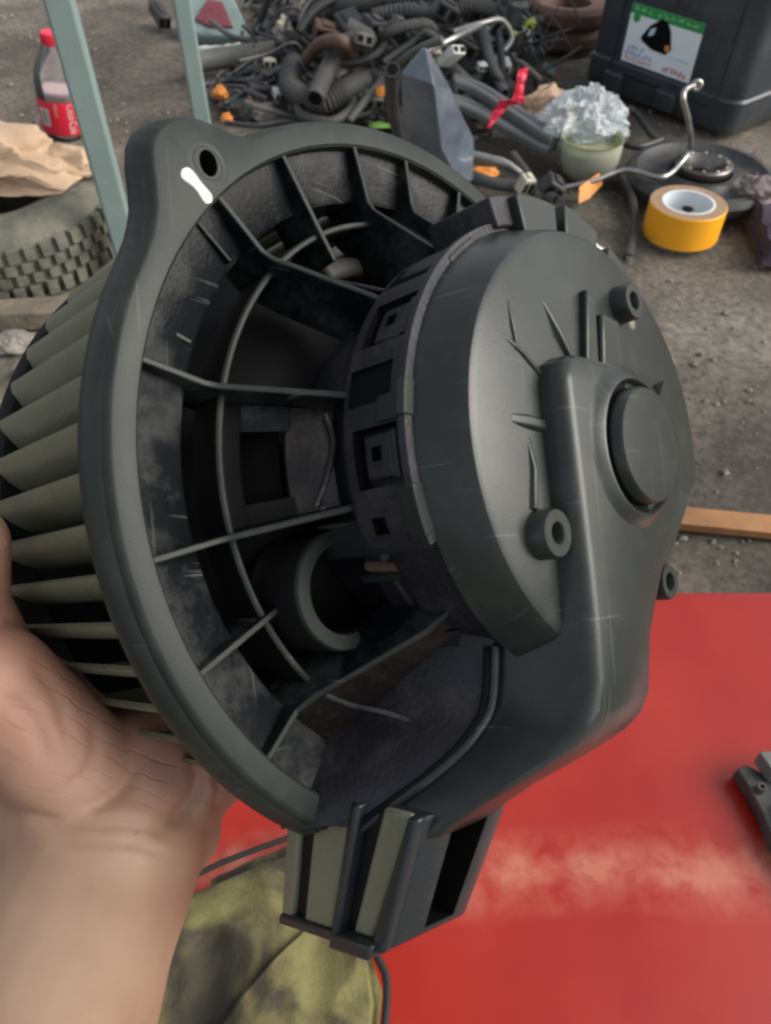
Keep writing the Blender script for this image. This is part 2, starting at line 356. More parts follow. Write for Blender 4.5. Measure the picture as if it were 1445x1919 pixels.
# brown edge lips round the window
mb=MB(); mb.tube(spline([pol(52.5,170,13),pol(51,177,14.2),pol(52.5,185,12.5),pol(55.5,191,10.8)]),.7,8); part('grommet_edge',mb,M['brown'])

# --- motor can, collar and sleeve
mb=MB(); mb.lathe([(20,-14),(40,-12),(44.5,-4),(44.5,9),(47,10.5),(48.3,12.5),(48.3,17.5),(46,19.5),(46,22),(49.6,22),(50,24),(50,38.5),(30,39)],n=120)
part('motor_can',mb,M['violet'],smooth=30)
mb=MB(); mb.lathe([(46,9),(49,10),(50.2,12),(50.2,16),(48.6,18.2),(46,18.6)],168,196,200,closed=True); part('collar',mb,M['dark'])
# dome seen through the inlet, fan back
mb=MB(); mb.lathe([(0,-2),(30,-5),(52,-11),(64,-22),(72,-38),(78,-58),(84,-74),(90,-78),(90,-80.5),(82,-78),(70,-44),(60,-26),(48,-15),(0,-6)],n=120)
fan=part('fan_wheel',mb,M['dark'],smooth=40)
mb=MB(); mb.lathe([(58,-8),(62,-8.5),(64,-12),(62,-20),(56,-20)],70,118,200,closed=True); part('inner_dome',mb,M['dome'],bevel=1.5,seg=3)
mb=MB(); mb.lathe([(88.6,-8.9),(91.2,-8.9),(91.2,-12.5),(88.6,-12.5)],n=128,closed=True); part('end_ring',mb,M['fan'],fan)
mb=MB(); mb.lathe([(84,-73.5),(89.6,-73.5),(90.6,-75),(90.6,-81),(84,-81)],n=128,closed=True); part('end_ring',mb,M['dark'],fan)
# blades: forward-curved, 52 of them, one shared mesh
mb=MB(); rings=[]
for h in(-12,-74.5):
    o_=[];i_=[]
    for k in range(8):
        t=k/7; r=79+12*math.sin(t*math.pi/2)**.8; a=6.2*(1-t)**1.15
        o_.append(pol(r+.5,a,h)); i_.append(pol(r-.6,a-.25,h))
    rings.append(o_+i_[::-1])
mb.loft(rings)
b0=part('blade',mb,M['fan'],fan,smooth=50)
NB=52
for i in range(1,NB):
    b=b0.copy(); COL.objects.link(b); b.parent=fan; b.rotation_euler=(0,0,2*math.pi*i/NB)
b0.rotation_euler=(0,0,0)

# --- motor cover
mb=MB(); mb.lathe([(44,37.6),(51.8,37.6),(52.4,38.6),(51.6,41),(49.3,47.6),(48.2,49.3),(46.6,50.1),(20,50.6),(0,50.8)],n=144)
for i_,p_ in enumerate(mb.v):
    th=math.degrees(math.atan2(p_[1],p_[0])); k_=1
    if -82<th<-8: k_=1-.20*math.sin((th+8)/-74*math.pi)**.8
    mb.v[i_]=(p_[0]*k_,p_[1]*k_,p_[2])
cov=part('motor_cover',mb,M['cover'],smooth=30)
# radial ribs and grooves on the cover face
def raised(pts,wd,ht,m='cover',base=50.2,name='cover_rib'):
    mb=MB()
    P=[Vector(p) for p in pts]
    rings=[]
    for i,p in enumerate(P):
        t=(P[min(i+1,len(P)-1)]-P[max(i-1,0)]).normalized(); nn=Vector((-t.y,t.x))
        w_=wd*(.75 if i==0 else 1)
        rings.append([(p.x-nn.x*w_,p.y-nn.y*w_,base-.5),(p.x-nn.x*w_*.45,p.y-nn.y*w_*.45,base+ht*(.1 if i==0 else 1)),(p.x+nn.x*w_*.45,p.y+nn.y*w_*.45,base+ht*(.1 if i==0 else 1)),(p.x+nn.x*w_,p.y+nn.y*w_,base-.5)])
    mb.loft(rings); return part(name,mb,M[m],bevel=.5,seg=3)
raised([(-33.6,26.6),(-33.2,21.2),(-32.5,16.4)],0.9,0.7)
raised([(-20.9,29.1),(-17.0,22.2),(-11.9,15.6)],1.5,1.5)
raised([(-1.5,34.9),(-3.8,26.3),(-6.9,16.0)],1.6,1.6)
raised([(-36.5,2.3),(-31.2,1.9),(-24.6,1.3)],2.0,1.3)
raised([(-31.2,-0.8),(-30.9,-7.8),(-32.2,-15.8)],1.3,1.2)
raised([(-36.5,19.0),(-30.7,16.1),(-25.3,12.4)],1.0,0.8)

# --- raised duct over the cover that turns down into the connector arm
S=[ # y, xL, xR, top, bead height
 (16,-22,18,55.2,44),(14,-25.6,23,56.3,44),(10,-27,25.5,56.6,44),(0,-27,27,56.8,42),(-14,-26.5,23,56.8,40),(-21,-26.3,17,56.8,38.5),(-28,-26,12,56.8,37),(-36,-26,6.5,56.8,35),
 (-43,-26,2.5,56.6,33.4),(-50,-26,.8,56.4,32.4),(-56,-27,.6,55.6,31.6),(-59.5,-29.5,-.3,54.2,30.6),(-63,-33,-2.8,51.4,29),(-66,-36,-7,47.6,26.5),(-69.5,-39.5,-12.5,42.4,22.8),(-73,-42.8,-17,36.6,18),(-77,-45.2,-20.6,31.2,12.5),(-79.5,-46,-21.5,28.2,9)]
mb=MB(); rings=[]
for y,xl,xr,t,hb in S:
    sk=min(7,max(0,(-y-30)*.35))
    rr=min(3,(t-hb)*.3)
    rings.append([(xl-2.6-sk,y-1,-8 if y<-40 else 45),(xl-2.4-sk*.35,y,hb-7),(xl-2.2,y,hb-1),(xl-1.6,y,hb+.5),(xl-.5,y,hb+.9),(xl,y,hb+.4),(xl+.2,y,hb+2),(xl+.8,y,t-rr*1.3),(xl+1.5,y,t-rr*.6),(xl+2.7,y,t-rr*.15),(xl+4.2,y,t),
       ((xl+xr)/2,y,t+.1),(xr-4.2,y,t),(xr-1.8,y,t-rr*.35),(xr-.5,y,t-rr),(xr,y,t-rr*1.8),(xr+.4,y,hb if y<-50 else t-8),(xr+1,y-1,-8 if y<-50 else 40)])
mb.loft(rings)
dc=part('duct',mb,M['cover'],smooth=38)
dc.data.materials.append(M['violet']); dc.data.materials.append(M['slot'])
for pf in dc.data.polygons:
    c_=pf.center/K
    i_=min(S,key=lambda q:abs(q[0]-c_.y)); 
    if c_.z<i_[4]-.3 and c_.x<i_[2]-3: pf.material_index=1  # lower wall takes the darker violet, its shade put into the colour
    if c_.z<i_[4]-4 and c_.x<i_[2]-3 and c_.y>-68: pf.material_index=1
mb=MB(); mb.tube(spline([(xl-1.3,y,hb+.9) for y,xl,xr,t,hb in S if y<=-43],2),.95,8); part('duct_bead',mb,M['arm'],dc)
mb=MB(); mb.tube(spline([(xl-2.3,y-.2,hb-.6) for y,xl,xr,t,hb in S if y<=-43],2),.8,8); part('bead_groove_shade',mb,M['slot'],dc)  # black tube stands in for the shade under the bead
# shallow ring recess round the cap: ring wall and domed cap
mb=MB(); mb.lathe([(22,56.5),(20,57.4),(18.8,58.6),(17.9,58.8),(17.5,58.4),(17.2,57),(15.5,57),(15.3,60.4),(14.7,61.1),(9,61.4),(0,61.5)],n=96)
cp=part('end_cap',mb,M['cover'],smooth=40); cp.scale=(.84,.84,1); cp.location=(-.0008,-.0026,0)
mb=MB(); mb.lathe([(17.45,57.9),(17.2,57.15),(15.6,57.1),(15.45,58.6),(15.4,57),(17.4,57)],95,285,96,closed=True); part('cap_groove_shade',mb,M['slot'],cp)  # black half ring: shade of the cap recess put in as colour
mb=MB(); mb.add([pol(18,46,56.9),pol(23,40,56.9),pol(18.2,36,56.9),pol(18,46,57.05),pol(23,40,57.05),pol(18.2,36,57.05)],[(0,1,2),(3,5,4),(0,3,4,1),(1,4,5,2),(2,5,3,0)]); part('notch',mb,M['slot'])
# --- screw bosses
def boss(x,y,h0,h1,r=4.9):
    mb=MB(); mb.lathe([(r+.5,h0),(r+.1,h1-1),(r-.3,h1),(2.3,h1),(2.0,h1-.5),(1.9,h1-9),(0,h1-9)],n=40,c=(x,y)); b=part('screw_boss',mb,M['cover'],smooth=40)
    mb=MB(); mb.lathe([(0,h1-3.2),(1.95,h1-3.2),(1.95,h1-3.4),(0,h1-3.4)],n=24,c=(x,y)); part('screw_hole',mb,M['slot'],b)
boss(-30.4,-20.8,40,54.5); boss(17.2,-33.2,30,53.5,4.2); boss(12.6,34.2,40,54.3,4.4)
mb=MB(); mb.prism([(-1.5,29.1),(6.2,28.6),(6.8,17.2),(-3.7,15.8)],49,53.2); part('tower',mb,M['cover'],bevel=.8)
mb=MB(); mb.prism([(-5.8,34.1),(-2.2,32.4),(-3.8,16.0),(-9.3,15.3)],49,52.4); part('tower',mb,M['cover'],bevel=.6)
mb=MB(); mb.prism([(-1.4,27.7),(1.1,28.2),(-0.8,16.0),(-6.8,15.2)],50.4,51.4); part('tower_gap_shade',mb,M['slot'],bevel=.1)  # raised black slab stands in for the shade between the towers

# --- latches round the can
mb=MB(); mb.lathe([(49,19.2),(52.6,19.2),(53.2,20),(53.2,36.4),(54.4,36.8),(54.4,38.6),(49,38.6)],94,203,150,closed=True)
slv=part('latch_sleeve',mb,M['violet'],smooth=30)
c=MB()
for ac in(183,150,116):
    c.sector(47,60,ac-6.6,ac+6.6,22.6,35.4,5)
for ac in(166.5,132,100): c.sector(52.4,60,ac-4.5,ac+4.5,21,33.5,4)
c.sector(51,60,196,200,24,28,3)
cut(slv,c,K); slv.data.shade_smooth(); slv.data.set_sharp_from_angle(angle=R(30))
for ac in(183,150,116):
    mb=MB(); mb.sector(49.5,52.3,ac-5.4,ac+5,24.6,32.6,5); c=part('clip',mb,M['violet'],bevel=.7,seg=3)
    cc=MB(); q=pol(52,ac-.8,28.2); cc.box(q,(3,3,2.8),R(ac)); cut(c,cc,K)
    mb=MB(); mb.sector(49.5,52.9,ac-5.2,ac+5.2,33.1,34.4,5); part('clip_bar',mb,M['cover'],bevel=.2)
mb=MB(); mb.lathe([(49,36.6),(54.9,36.6),(54.9,39.0),(49,39.0)],168,176,200,closed=True); part('rim_step',mb,M['cover'],bevel=.3)
mb=MB(); mb.lathe([(49,34.2),(54.6,34.2),(54.9,39.0),(49,39.0)],190,201,200,closed=True); part('rim_step',mb,M['cover'],bevel=.3)
mb=MB(); mb.lathe([(49,30),(53.7,30),(53.9,36.6),(49,36.6)],170,176,200,closed=True); part('rim_step',mb,M['flange'],bevel=.3)
def tab(ac,w,h0,h1,r1,m='cover'):
    mb=MB(); mb.sector(48,r1,ac-w,ac+w,h0,h1,5); part('latch_tab',mb,M[m],bevel=.5)
tab(97,8,32,42.5,59.5); tab(78,7.5,32,42.8,61); tab(59,6.5,32,43,60.5); tab(44,4,32,43,58); tab(88,3,33,40,53.5,'dark'); tab(128,6,24,39,53.5,'violet')
tab(-159,1.6,33,38.8,53.8,'cover')
# flap at the top, in the flare-tinted plastic
mb=MB(); mb.sector(53,60,101,112,21,40,5); part('latch_tab',mb,M['violet'],bevel=.5)

# --- cooling spigot: C-shaped cup and the rib-backed duct plugged into it
cx,cy=-44.6,-28.6
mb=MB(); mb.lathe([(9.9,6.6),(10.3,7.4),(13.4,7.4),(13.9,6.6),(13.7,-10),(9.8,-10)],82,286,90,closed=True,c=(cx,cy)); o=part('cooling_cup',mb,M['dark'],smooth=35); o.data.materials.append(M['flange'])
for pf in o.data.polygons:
    if pf.normal.z>.3: pf.material_index=1  # lip pale, sides dark: light and shade put into the cup's colours
mb=MB(); mb.lathe([(0,-6),(9.8,-6)],82,286,60,c=(cx,cy)); part('cup_floor',mb,M['slot'])
for nm,m_,a0_,a1_,r_,h0_ in (('duct_bar','cover',-164,-154,50.6,3),('duct_trough','brown',-154.5,-146,46.8,9),('duct_bar','cover',-148,-145.5,49.4,9),('duct_trough','brown',-146,-134,47.6,9),('duct_bar','cover',-135.5,-131,49.8,7),('duct_trough','slot',-132,-124,45,7),('duct_bar','brown',-125,-116,48.6,4)):
    mb=MB(); mb.sector(43,r_,a0_,a1_,h0_,38,4); part(nm,mb,M[m_],bevel=.6,seg=2)
mb=MB(); mb.tube([pol(47.5,-150,12),pol(48.2,-149,22),pol(47.6,-148,33)],[1.6,1.1,.5],8); part('brown_ridge',mb,M['hose_brown'])  # thin brown ridge along the trough

mb=MB(); mb.tube(spline([(-49.6,-51.5,4),(-45.8,-54.1,8),(-42.1,-55.8,14),(-38.8,-58.0,19)]),.6,8); part('wall_ridge',mb,M['dusty'])
# --- connector arm
a0=[(-46.4,-73,-14),(-20,-76,-8),(-20.5,-77,29.5),(-46.4,-74.5,28)]
a1=[(-47.2,-105.5,-20),(-25,-106,-12),(-25,-103.5,17.5),(-47.2,-103.5,15.4)]
mb=MB(); mb.hexa([a0[0],a0[1],a0[2],a0[3],a1[0],a1[1],a1[2],a1[3]])
arm=part('connector_arm',mb,M['arm'],bevel=1.2,seg=3)
c=MB()
def mixp(a,b,t): return tuple(a[i]*(1-t)+b[i]*t for i in range(3))
def armp(s,u,z=0): # s along arm 0..1, u across the front face 0..1, z depth below it
    p=mixp(mixp(a0[3],a0[2],u),mixp(a1[3],a1[2],u),s); return (p[0],p[1],p[2]-z)
c.hexa([armp(.12,.36,12),armp(.12,.78,12),armp(.12,.78,-3),armp(.12,.36,-3),armp(.93,.40,12),armp(.93,.78,12),armp(.93,.78,-3),armp(.93,.40,-3)])
cut(arm,c,K); arm.data.shade_smooth(); arm.data.set_sharp_from_angle(angle=R(35))
def side(s,z,out=0): # point on the left face: s along arm, z height 0..1 back->front
    p=mixp(mixp(a0[0],a0[3],z),mixp(a1[0],a1[3],z),s); return Vector((p[0]-out,p[1],p[2]))
def strip(z0,z1,s0,s1,o,name,m='arm',z0b=None,z1b=None):
    z0b=z0 if z0b is None else z0b; z1b=z1 if z1b is None else z1b
    mb=MB(); mb.hexa([side(s0,z0,-1),side(s0,z1,-1),side(s0,z1,o),side(s0,z0,o),side(s1,z0b,-1),side(s1,z1b,-1),side(s1,z1b,o),side(s1,z0b,o)]); return part(name,mb,M[m],bevel=.9,seg=3)
strip(-.0,.12,0,.96,1.6,'arm_rib','fan'); strip(.24,.52,0,.95,1.5,'arm_rib','fan'); strip(.12,.24,.02,.95,.3,'arm_groove_shade','dark')  # olive strips carry painted light from the left, dark ones the groove shade
strip(.56,.62,0,1.0,3.2,'arm_rib','arm'); strip(.62,.76,.03,.97,.35,'arm_groove_shade','dark',.62,.68); strip(.74,.93,0,.93,1.0,'arm_rib','fan',.69,.86)
strip(.93,1.0,0,1.0,2.2,'arm_rib','arm',.88,1.0); strip(.0,.6,.94,1.02,2.4,'arm_rib','arm'); strip(.56,.93,.93,1.05,3.6,'arm_rib','arm')
strip(.54,.57,0,1.0,2.4,'arm_groove_shade','dark')
# flange end wall where the flange stops at the arm
mb=MB(); mb.sector(80,94.6,237.5,239.3,-11,-.4,3); part('end_wall',mb,M['dark'],bevel=.4)

# ================================================================ hand and forearm
def capsule(mb,p,q,r0,r1,n=20):
    p=Vector(p);q=Vector(q);d=q-p;L_=d.length
    if L_<1e-6: d=Vector((0,0,1)); L_=1e-5
    t=d.normalized(); u=t.orthogonal().normalized(); b=t.cross(u); rings=[]
    for k in range(1,6):
        a=-math.pi/2+math.pi/2*k/6; rings.append((p+t*r0*math.sin(a),r0*math.cos(a)))
    for k in range(9):
        s=k/8; rings.append((p+d*s,r0+(r1-r0)*s))
    for k in range(1,6):
        a=math.pi/2*k/6; rings.append((q+t*r1*math.sin(a),r1*math.cos(a)))
    mb.loft([[c+(u*math.cos(2*math.pi*j/n)+b*math.sin(2*math.pi*j/n))*r for j in range(n)] for c,r in rings])
def chain(mb,pts,rs):
    for i in range(len(pts)-1): capsule(mb,pts[i],pts[i+1],rs[i]*.001,rs[i+1]*.001)
hm=MB()
wrist=(-0.07130,0.06832,0.41777)
# forearm
chain(hm,[(-0.10577,-0.02360,0.33501),(-0.08955,0.03065,0.38385),(-0.08171,0.05074,0.40194),(-0.07468,0.06279,0.41279),wrist],[33,30,28,26.5,25.5])
chain(hm,[(-0.07897,0.06817,0.41226),(-0.08310,0.07842,0.42149),(-0.09000,0.08662,0.42887)],[23,20,17])
# heel of the palm, thenar and hypothenar pads
chain(hm,[wrist,(-0.06655,0.07842,0.42149),(-0.06335,0.08480,0.42319)],[24,21,18])
chain(hm,[(-0.06241,0.07381,0.41733),(-0.05285,0.08480,0.42319),(-0.04770,0.08796,0.41930)],[14,13.5,10])
chain(hm,[(-0.05292,0.07866,0.41363),(-0.04494,0.08808,0.41134)],[7.5,7])
chain(hm,[(-0.07897,0.07637,0.41964),(-0.08533,0.08749,0.42696),(-0.09229,0.09681,0.43535)],[24,19,15])
# palm under the fan: four metacarpals and the fingers behind the open end
for a,r,rr in((-156,107,12),(-144,107,12.5),(-132,106,11),(-120,105,9)):
    c,s=math.cos(R(a)),math.sin(R(a))
    base=Vector((-0.07069,0.07535,0.41872))*.6+Vector(BW@Vector((r*c,r*s,-50))*.001+Vector((0.01537,0.14942,0.46973)))*.4
    k0=BW@Vector((r*c,r*s,-56))*.001+Vector((0.01537,0.14942,0.46973)); k1=BW@Vector(((r-1)*c,(r-1)*s,-78))*.001+Vector((0.01537,0.14942,0.46973))
    k2=BW@Vector(((r-5)*c,(r-5)*s,-98))*.001+Vector((0.01537,0.14942,0.46973)); k3=BW@Vector(((r-30)*c,(r-30)*s,-103))*.001+Vector((0.01537,0.14942,0.46973))
    k4=BW@Vector(((r-48)*c,(r-48)*s,-98))*.001+Vector((0.01537,0.14942,0.46973))
    chain(hm,[base,k0,k1],[rr+3,rr+1,rr])
    chain(hm,[k1,k2,k3,k4],[10.5,9.5,8.6,7.4])
# thumb up the left side of the fan
chain(hm,[(-0.09138,0.08867,0.43072),(-0.09832,0.09792,0.44981),(-0.09904,0.10704,0.46878),(-0.09557,0.11404,0.48316)],[17,13.5,9.0,8.9])
hand=build('hand',hm,None or M['dark'],smooth=0)
me=hand.data
rm=hand.modifiers.new('r','REMESH'); rm.mode='VOXEL'; rm.voxel_size=.0014
sm=hand.modifiers.new('s','SMOOTH'); sm.iterations=14; sm.factor=.6
bake(hand); hand.data.shade_smooth()
def skin():
    m=D.materials.new('skin'); m.use_nodes=True; t=m.node_tree; N=t.nodes; Lk=t.links.new; b=N['Principled BSDF']
    tc=N.new('ShaderNodeTexCoord')
    def noi(s,d=5,v=None):
        x=N.new('ShaderNodeTexNoise'); x.inputs['Scale'].default_value=s; x.inputs['Detail'].default_value=d; Lk(v or tc.outputs['Object'],x.inputs['Vector']); return x
    a=noi(34,7); c=noi(90)
    cr=N.new('ShaderNodeValToRGB'); e=cr.color_ramp.elements; e[0].position=.36; e[0].color=(.25,.15,.10,1); e[1].position=.64; e[1].color=(.32,.21,.145,1)
    Lk(a.outputs[0],cr.inputs[0])
    # palm is pinker than the forearm: position along the arm
    sp=N.new('ShaderNodeSeparateXYZ'); Lk(tc.outputs['Object'],sp.inputs[0])
    mr=N.new('ShaderNodeMapRange'); mr.inputs[1].default_value=0.0618; mr.inputs[2].default_value=0.0805; Lk(sp.outputs[1],mr.inputs[0])
    mx=N.new('ShaderNodeMix'); mx.data_type='RGBA'; mx.blend_type='MULTIPLY'; Lk(mr.outputs[0],mx.inputs[0]); Lk(cr.outputs[0],mx.inputs[6]); mx.inputs[7].default_value=(1.42,1.2,1.26,1)
    # creases: many fine broken lines that flow across the palm and wrist
    mp=N.new('ShaderNodeMapping'); mp.inputs['Rotation'].default_value=(0,0,R(20)); mp.inputs['Scale'].default_value=(22,60,50); Lk(tc.outputs['Object'],mp.inputs[0])
    wn=N.new('ShaderNodeTexWave'); wn.wave_type='BANDS'; wn.bands_direction='Y'; wn.inputs['Scale'].default_value=1.5; wn.inputs['Distortion'].default_value=7; wn.inputs['Detail'].default_value=5; wn.inputs['Detail Scale'].default_value=.9; wn.inputs['Detail Roughness'].default_value=.6; Lk(mp.outputs[0],wn.inputs[0])
    lr=N.new('ShaderNodeMapRange'); lr.inputs[1].default_value=0; lr.inputs[2].default_value=.10; lr.inputs[3].default_value=1; lr.inputs[4].default_value=0; Lk(wn.outputs['Fac'],lr.inputs[0])
    g=N.new('ShaderNodeMath'); g.operation='MULTIPLY'; Lk(lr.outputs[0],g.inputs[0])
    g2=N.new('ShaderNodeMapRange'); g2.inputs[1].default_value=.40; g2.inputs[2].default_value=.70; Lk(c.outputs[0],g2.inputs[0]); 
    g3=N.new('ShaderNodeMath'); g3.operation='MULTIPLY'; Lk(g2.outputs[0],g3.inputs[0]); Lk(mr.outputs[0],g3.inputs[1]); Lk(g3.outputs[0],g.inputs[1])
    mx2=N.new('ShaderNodeMix'); mx2.data_type='RGBA'; h=N.new('ShaderNodeMath'); h.operation='MULTIPLY'; h.inputs[1].default_value=.3; Lk(g.outputs[0],h.inputs[0]); Lk(h.outputs[0],mx2.inputs[0])
    Lk(mx.outputs[2],mx2.inputs[6]); mx2.inputs[7].default_value=(.30,.12,.08,1); Lk(mx2.outputs[2],b.inputs['Base Color'])
    f=noi(700,3); s1=N.new('ShaderNodeMath'); s1.operation='MULTIPLY'; s1.inputs[1].default_value=.25; Lk(f.outputs[0],s1.inputs[0])
    s2=N.new('ShaderNodeMath'); s2.operation='SUBTRACT'; Lk(s1.outputs[0],s2.inputs[0]); Lk(g.outputs[0],s2.inputs[1])
    bp=N.new('ShaderNodeBump'); bp.inputs['Distance'].default_value=.00025; bp.inputs['Strength'].default_value=.7; Lk(s2.outputs[0],bp.inputs['Height']); Lk(bp.outputs[0],b.inputs['Normal'])
    b.inputs['Roughness'].default_value=.58; b.inputs['Subsurface Weight'].default_value=.12; b.inputs['Subsurface Radius'].default_value=(.006,.002,.001); b.inputs['Subsurface Scale'].default_value=1
    return m
M['skin']=skin(); hand.data.materials.clear(); hand.data.materials.append(M['skin'])
# folds of the palm: gentle grooves pressed into the mesh itself
def seg_d(p,a,b):
    ab=b-a; t=max(0,min(1,(p-a).dot(ab)/ab.dot(ab))); return (p-(a+ab*t)).length
FOLDS=[ # centre line of each crease, depth and half width in metres
 ([(-0.05008,0.08740,0.43495),(-0.04593,0.08034,0.43667),(-0.04450,0.07230,0.44019),(-0.04703,0.06631,0.44287),(-0.05249,0.06233,0.44467)],.0020,.0022),
 ([(-0.08685,0.06843,0.44209),(-0.07590,0.06466,0.44408),(-0.06554,0.06339,0.44563),(-0.05486,0.06304,0.44531),(-0.04582,0.06180,0.43881)],.0009,.0013),
 ([(-0.08041,0.06360,0.44043),(-0.06791,0.06057,0.44309),(-0.05605,0.06039,0.44293),(-0.04764,0.05891,0.43621)],.0007,.0013),
 ([(-0.06126,0.08424,0.44018),(-0.06056,0.07510,0.44271),(-0.06463,0.06856,0.44490),(-0.07313,0.06631,0.44287)],.0008,.0016),
 ([(-0.07240,0.08960,0.44500),(-0.06959,0.08247,0.44397),(-0.06983,0.07519,0.44549),(-0.07519,0.07071,0.44414)],.0006,.0014),
 ([(-0.08681,0.09982,0.45421),(-0.07857,0.09105,0.45169),(-0.07355,0.07981,0.44964)],.0006,.0014),
 ([(-0.04448,0.08457,0.42702),(-0.04241,0.08047,0.42333),(-0.04359,0.07384,0.42274)],.0009,.0014),
 ([(-0.09105,0.09101,0.45435),(-0.08224,0.08442,0.45380),(-0.07764,0.07618,0.44907)],.0006,.0014)]
camv=Vector((0,0,.62)); hand.data.update(); VN=[v_.normal.copy() for v_ in hand.data.vertices]
def pline(pts):
    P=spline(pts,6); n_=len(P)-1; return [(P[i],P[i+1]-P[i],i/n_,(i+1)/n_) for i in range(n_)]
FL=[(pline(p),d_,w_,sum((Vector(q) for q in p),Vector())/len(p)) for p,d_,w_ in FOLDS]
for vi,vtx in enumerate(hand.data.vertices):
    p=vtx.co.copy(); view=(p-camv).normalized()
    if VN[vi].dot(view)>0: continue
    off=0
    for segs,dep,wd,mid in FL:
        if (p-mid).length>.045: continue
        best=9; bt=0
        for a,ab,t0,t1 in segs:
            q=p-a; q=q-view*q.dot(view); ab2=ab-view*ab.dot(view); t=max(0,min(1,q.dot(ab2)/ab2.dot(ab2))); dd_=(q-ab2*t).length
            if dd_<best: best=dd_; bt=t0+(t1-t0)*t
        if best<wd*3: off+=1.5*dep*math.exp(-(best/wd)**2)*min(1,4*bt)*min(1,4*(1-bt))
    if off: vtx.co=p-VN[vi]*off
tag(hand,'bare forearm and open hand palm up gripping the fan side of the blower','hand')

# ================================================================ red mat and what lies on it
def vinyl():
    m=D.materials.new('red_vinyl'); m.use_nodes=True; t=m.node_tree; N=t.nodes; Lk=t.links.new; b=N['Principled BSDF']
    tc=N.new('ShaderNodeTexCoord')
    a=N.new('ShaderNodeTexNoise'); a.inputs['Scale'].default_value=9; a.inputs['Detail'].default_value=8; a.inputs['Roughness'].default_value=.6; Lk(tc.outputs['Object'],a.inputs[0])
    cr=N.new('ShaderNodeValToRGB'); e=cr.color_ramp.elements; e[0].position=.3; e[0].color=(.29,.010,.007,1); e[1].position=.75; e[1].color=(.37,.024,.013,1); Lk(a.outputs[0],cr.inputs[0])
    # pale patch across the mat: sky reflection put into the base colour
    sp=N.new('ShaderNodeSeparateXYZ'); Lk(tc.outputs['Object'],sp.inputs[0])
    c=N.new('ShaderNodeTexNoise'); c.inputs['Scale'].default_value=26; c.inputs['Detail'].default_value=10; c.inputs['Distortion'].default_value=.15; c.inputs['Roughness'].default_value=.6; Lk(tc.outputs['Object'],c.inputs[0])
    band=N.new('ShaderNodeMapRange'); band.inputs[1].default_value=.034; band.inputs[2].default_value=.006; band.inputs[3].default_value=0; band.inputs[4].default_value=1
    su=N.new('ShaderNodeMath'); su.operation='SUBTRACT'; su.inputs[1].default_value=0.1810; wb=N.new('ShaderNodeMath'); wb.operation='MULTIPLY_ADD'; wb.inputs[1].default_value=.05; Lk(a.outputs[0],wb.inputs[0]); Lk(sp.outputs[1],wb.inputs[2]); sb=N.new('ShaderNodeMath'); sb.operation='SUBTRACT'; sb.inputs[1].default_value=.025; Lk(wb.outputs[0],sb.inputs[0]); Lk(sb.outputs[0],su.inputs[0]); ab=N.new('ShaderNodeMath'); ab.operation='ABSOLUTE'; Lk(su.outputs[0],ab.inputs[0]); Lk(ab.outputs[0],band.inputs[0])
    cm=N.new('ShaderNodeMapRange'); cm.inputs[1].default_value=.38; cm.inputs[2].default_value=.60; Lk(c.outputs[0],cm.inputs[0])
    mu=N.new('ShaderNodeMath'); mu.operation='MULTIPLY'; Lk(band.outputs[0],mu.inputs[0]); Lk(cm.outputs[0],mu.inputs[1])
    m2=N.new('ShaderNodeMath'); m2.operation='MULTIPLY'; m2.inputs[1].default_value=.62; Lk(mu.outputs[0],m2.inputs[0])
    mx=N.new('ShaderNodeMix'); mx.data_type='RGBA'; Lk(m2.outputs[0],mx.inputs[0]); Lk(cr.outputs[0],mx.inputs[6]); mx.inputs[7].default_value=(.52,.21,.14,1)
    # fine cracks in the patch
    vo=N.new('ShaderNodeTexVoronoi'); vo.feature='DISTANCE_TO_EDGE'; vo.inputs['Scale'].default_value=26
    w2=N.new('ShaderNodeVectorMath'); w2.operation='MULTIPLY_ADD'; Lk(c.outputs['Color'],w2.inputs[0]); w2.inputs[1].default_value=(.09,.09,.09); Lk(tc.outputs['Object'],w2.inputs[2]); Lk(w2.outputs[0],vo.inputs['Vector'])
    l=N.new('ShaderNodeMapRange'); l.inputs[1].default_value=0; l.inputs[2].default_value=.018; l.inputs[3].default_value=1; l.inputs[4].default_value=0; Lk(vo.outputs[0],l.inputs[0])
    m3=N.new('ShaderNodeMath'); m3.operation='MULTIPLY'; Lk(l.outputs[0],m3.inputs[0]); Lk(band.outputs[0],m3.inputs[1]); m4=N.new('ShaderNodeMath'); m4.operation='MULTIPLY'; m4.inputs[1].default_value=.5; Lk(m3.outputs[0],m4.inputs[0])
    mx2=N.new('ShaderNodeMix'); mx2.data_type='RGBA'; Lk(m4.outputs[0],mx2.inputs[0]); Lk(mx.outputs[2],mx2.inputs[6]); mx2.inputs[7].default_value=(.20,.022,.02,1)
    Lk(mx2.outputs[2],b.inputs['Base Color']); b.inputs['Roughness'].default_value=.3
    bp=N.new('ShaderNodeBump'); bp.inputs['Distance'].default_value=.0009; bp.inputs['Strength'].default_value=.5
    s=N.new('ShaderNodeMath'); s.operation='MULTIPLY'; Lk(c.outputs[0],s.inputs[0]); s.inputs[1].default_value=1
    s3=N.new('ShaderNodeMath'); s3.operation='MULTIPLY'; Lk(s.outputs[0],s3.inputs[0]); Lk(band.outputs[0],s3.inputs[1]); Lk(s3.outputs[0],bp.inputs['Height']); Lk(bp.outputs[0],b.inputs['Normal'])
    return m
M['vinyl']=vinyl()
mb=MB(); nx,ny=70,50; X0,X1,Y0,Y1=-.155,.75,-.12,.428
top=[]
